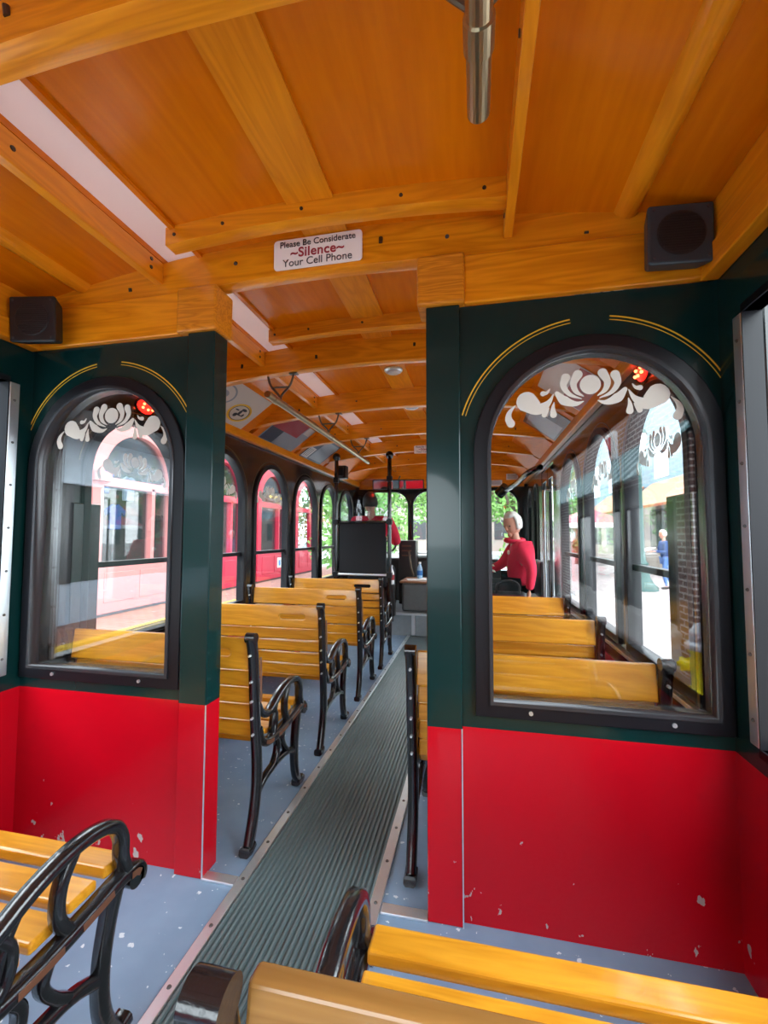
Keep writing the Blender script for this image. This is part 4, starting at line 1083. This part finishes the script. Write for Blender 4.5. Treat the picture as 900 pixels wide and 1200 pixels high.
# ---- right ahead: plaza
r = empty('street_lamp', (4.72, 14.1, ZG), label='dark green street lamp post on plaza outside right windows', cat='street lamp')
b = B(); lathe(b, [(.42, 0), (.42, .12), (.30, .25), (.22, .40), (.17, .75), (.20, .80), (.13, .86), (.10, 1.2), (.075, 3.9), (.12, 3.95), (.09, 4.05)], n=16); obj('lamp_post', b, 'green_metal', r, smooth=True)
b = B(); lathe(b, [(.10, 4.05), (.20, 4.15), (.24, 4.55), (.22, 4.62)], n=8); obj('lamp_glass', b, 'cap_white', r)
b = B(); lathe(b, [(.27, 4.62), (.20, 4.75), (.08, 4.85), (.02, 5.0)], n=8); obj('lamp_roof', b, 'green_metal', r)
o_ = (5.55, 14.6, ZG)
r = empty('person', o_, label='white-haired passer-by in blue clothes holding a white paper outside', cat='person')
J = dict(pelvis=(0, 0, .92), waist=(0, 0, 1.06), chest=(-.02, 0, 1.30), neck=(-.03, 0, 1.48), skull=(-.04, 0, 1.60), shL=(-.02, -.20, 1.40), elL=(-.08, -.24, 1.12), wrL=(-.32, -.18, 1.14),
         shR=(-.02, .20, 1.40), elR=(-.08, .24, 1.12), wrR=(-.32, .16, 1.14), hipL=(0, -.10, .88), knL=(-.10, -.10, .50), anL=(-.02, -.10, .09), toL=(-.16, -.10, .04),
         hipR=(0, .10, .88), knR=(.06, .10, .50), anR=(.20, .10, .10), toR=(.08, .10, .04))
figure(r, J, RAD, Vector((-.05, 0, 1.66)), None, (-.95, -.1, -.25), [('wrR', 'elR', (0, 0, 1)), ('wrL', 'elL', (0, 0, 1))], UP, LO, 'blue_cloth', 'jeans', 'short', 'white_hair', s=1.05)
b = B(); box(b, -.25, .1, -.24, .24, -.004, .004, 0, Matrix.Translation((5.12, 14.6, .72)) @ Matrix.Rotation(-.35, 4, 'Y')); tag(obj('paper_map', b, 'paper'), 'white open paper held by the passer-by in blue', 'paper')
r = empty('plaza_building', (8.6, 30, ZG), label='pale plaza building with orange awning beyond the right windows', cat='building')
b = B(); box(b, 0, 3, -13, 18, 0, 3.4); obj('ground_storey', b, 'facade_beige', r)
b = B(); box(b, .1, 3, -13, 18, 3.4, 9.5); obj('upper_storey', b, 'facade_blue', r)
for i in range(8):
    y = -12+i*3.8
    b = B(); box(b, -.05, .12, y, y+2.4, 1.0, 2.9); f = obj('window', b, 'facade_dark', r); b = B(); box(b, -.07, -.05, y+.1, y+2.3, 1.1, 2.8); obj('window_pane', b, 'store_green', f)
    b = B(); box(b, .05, .18, y+.4, y+1.9, 4.4, 6.6); f = obj('window', b, 'cap_white', r); b = B(); box(b, .03, .05, y+.5, y+1.8, 4.5, 6.5); obj('window_pane', b, 'facade_panel', f)
b = B()
for y0 in (-12.5, -5.0):
    A = [b.verts.new(v) for v in ((-1.6, y0, 2.9), (-1.55, y0, 2.8), (0, y0, 4.1), (0, y0, 4.2))]; C_ = [b.verts.new(v) for v in ((-1.6, y0+6.5, 2.9), (-1.55, y0+6.5, 2.8), (0, y0+6.5, 4.1), (0, y0+6.5, 4.2))]
    for i in range(4): b.faces.new((A[i], A[(i+1) % 4], C_[(i+1) % 4], C_[i]))
    b.faces.new(A); b.faces.new(C_[::-1])
obj('orange_awning', b, 'awning_orange', r)
r = empty('market_umbrella', (4.6, 19.5, ZG), label='red and white market umbrella far outside the third right window', cat='umbrella')
b = B(); lathe(b, [(1.5, 2.1), (.8, 2.45), (.05, 2.75)], n=8); obj('canopy', b, 'red_frame', r)
b = B(); lathe(b, [(1.52, 1.95), (1.5, 2.11)], n=8); obj('valance', b, 'cap_white', r)
b = B(); cyl(b, (0, 0, 0), (0, 0, 2.5), .03); obj('pole', b, 'cap_white', r)
# building across the end of the street
r = empty('far_building', (-2, 46, ZG), label='pale brick building across the street end beyond windscreen', cat='building')
b = B(); box(b, -14, 9, 0, 3, 0, 9); obj('facade', b, 'facade_beige', r)
for i in range(7):
    b = B(); box(b, -13+i*2.8, -11.6+i*2.8, -.06, .02, 1.2, 3.2); box(b, -13+i*2.8, -11.6+i*2.8, -.06, .02, 4.6, 6.8); obj('window', b, 'facade_dark', r)

# trees
def tree(x, y, h, R_, n, m, label, seed):
    rnd = random.Random(seed); r = empty('street_tree', (x, y, ZG), label=label, cat='tree', group='street trees beyond the front of the bus')
    b = B(); tube(b, [(0, 0, 0), (.05, 0, h*.3), (-.05, .05, h*.6), (0, 0, h*.8)], [.16, .12, .09, .04], 8)
    for k in range(6):
        a = k*1.05; tube(b, [(0, 0, h*.4), (R_*.5*math.cos(a), R_*.5*math.sin(a), h*.62), (R_*.8*math.cos(a), R_*.8*math.sin(a), h*.75)], [.06, .04, .015], 6)
    obj('trunk', b, 'bark', r)
    cl = [(rnd.uniform(-.7, .7)*R_, rnd.uniform(-.7, .7)*R_, h*.62+rnd.uniform(-.42, .42)*h, rnd.uniform(.35, .55)*R_) for _ in range(16)]
    vs, fs = [], []
    for i in range(n):
        c = rnd.choice(cl); d = Vector((rnd.gauss(0, 1), rnd.gauss(0, 1), rnd.gauss(0, 1))).normalized()*c[3]*rnd.random()**.35
        p = Vector(c[:3])+d; a = Vector((rnd.gauss(0, 1), rnd.gauss(0, 1), rnd.gauss(0, 1))).normalized(); e = a.orthogonal().normalized(); s = rnd.uniform(.06, .12)
        k = len(vs); vs += [p-a*s, p+e*s*.55, p+a*s, p-e*s*.55]; fs.append((k, k+1, k+2, k+3))
    me = bpy.data.meshes.new('foliage'); me.from_pydata(vs, [], fs); me.materials.append(MT[m]); o = bpy.data.objects.new('foliage', me); col.objects.link(o); o.parent = r; o['kind'] = 'stuff'
tree(-4.0, 14.0, 5.6, 1.9, 6000, 'leaf', 'light green leafy tree ahead beyond the left windscreen pane', 1)
tree(-1.4, 19.0, 6.0, 2.1, 6000, 'leaf', 'green tree ahead beyond the middle windscreen pane', 2)
tree(1.2, 14.8, 5.2, 1.6, 5000, 'leaf', 'green tree ahead seen past the seated red-jacketed person', 3)
tree(-7.6, 22.5, 6.0, 2.6, 6000, 'leaf', 'tree standing past the end of the red shop windows', 4)
tree(5.6, 26.5, 5.0, 1.1, 4000, 'leaf_dark', 'small dark green tree on the plaza in front of the pale building', 5)
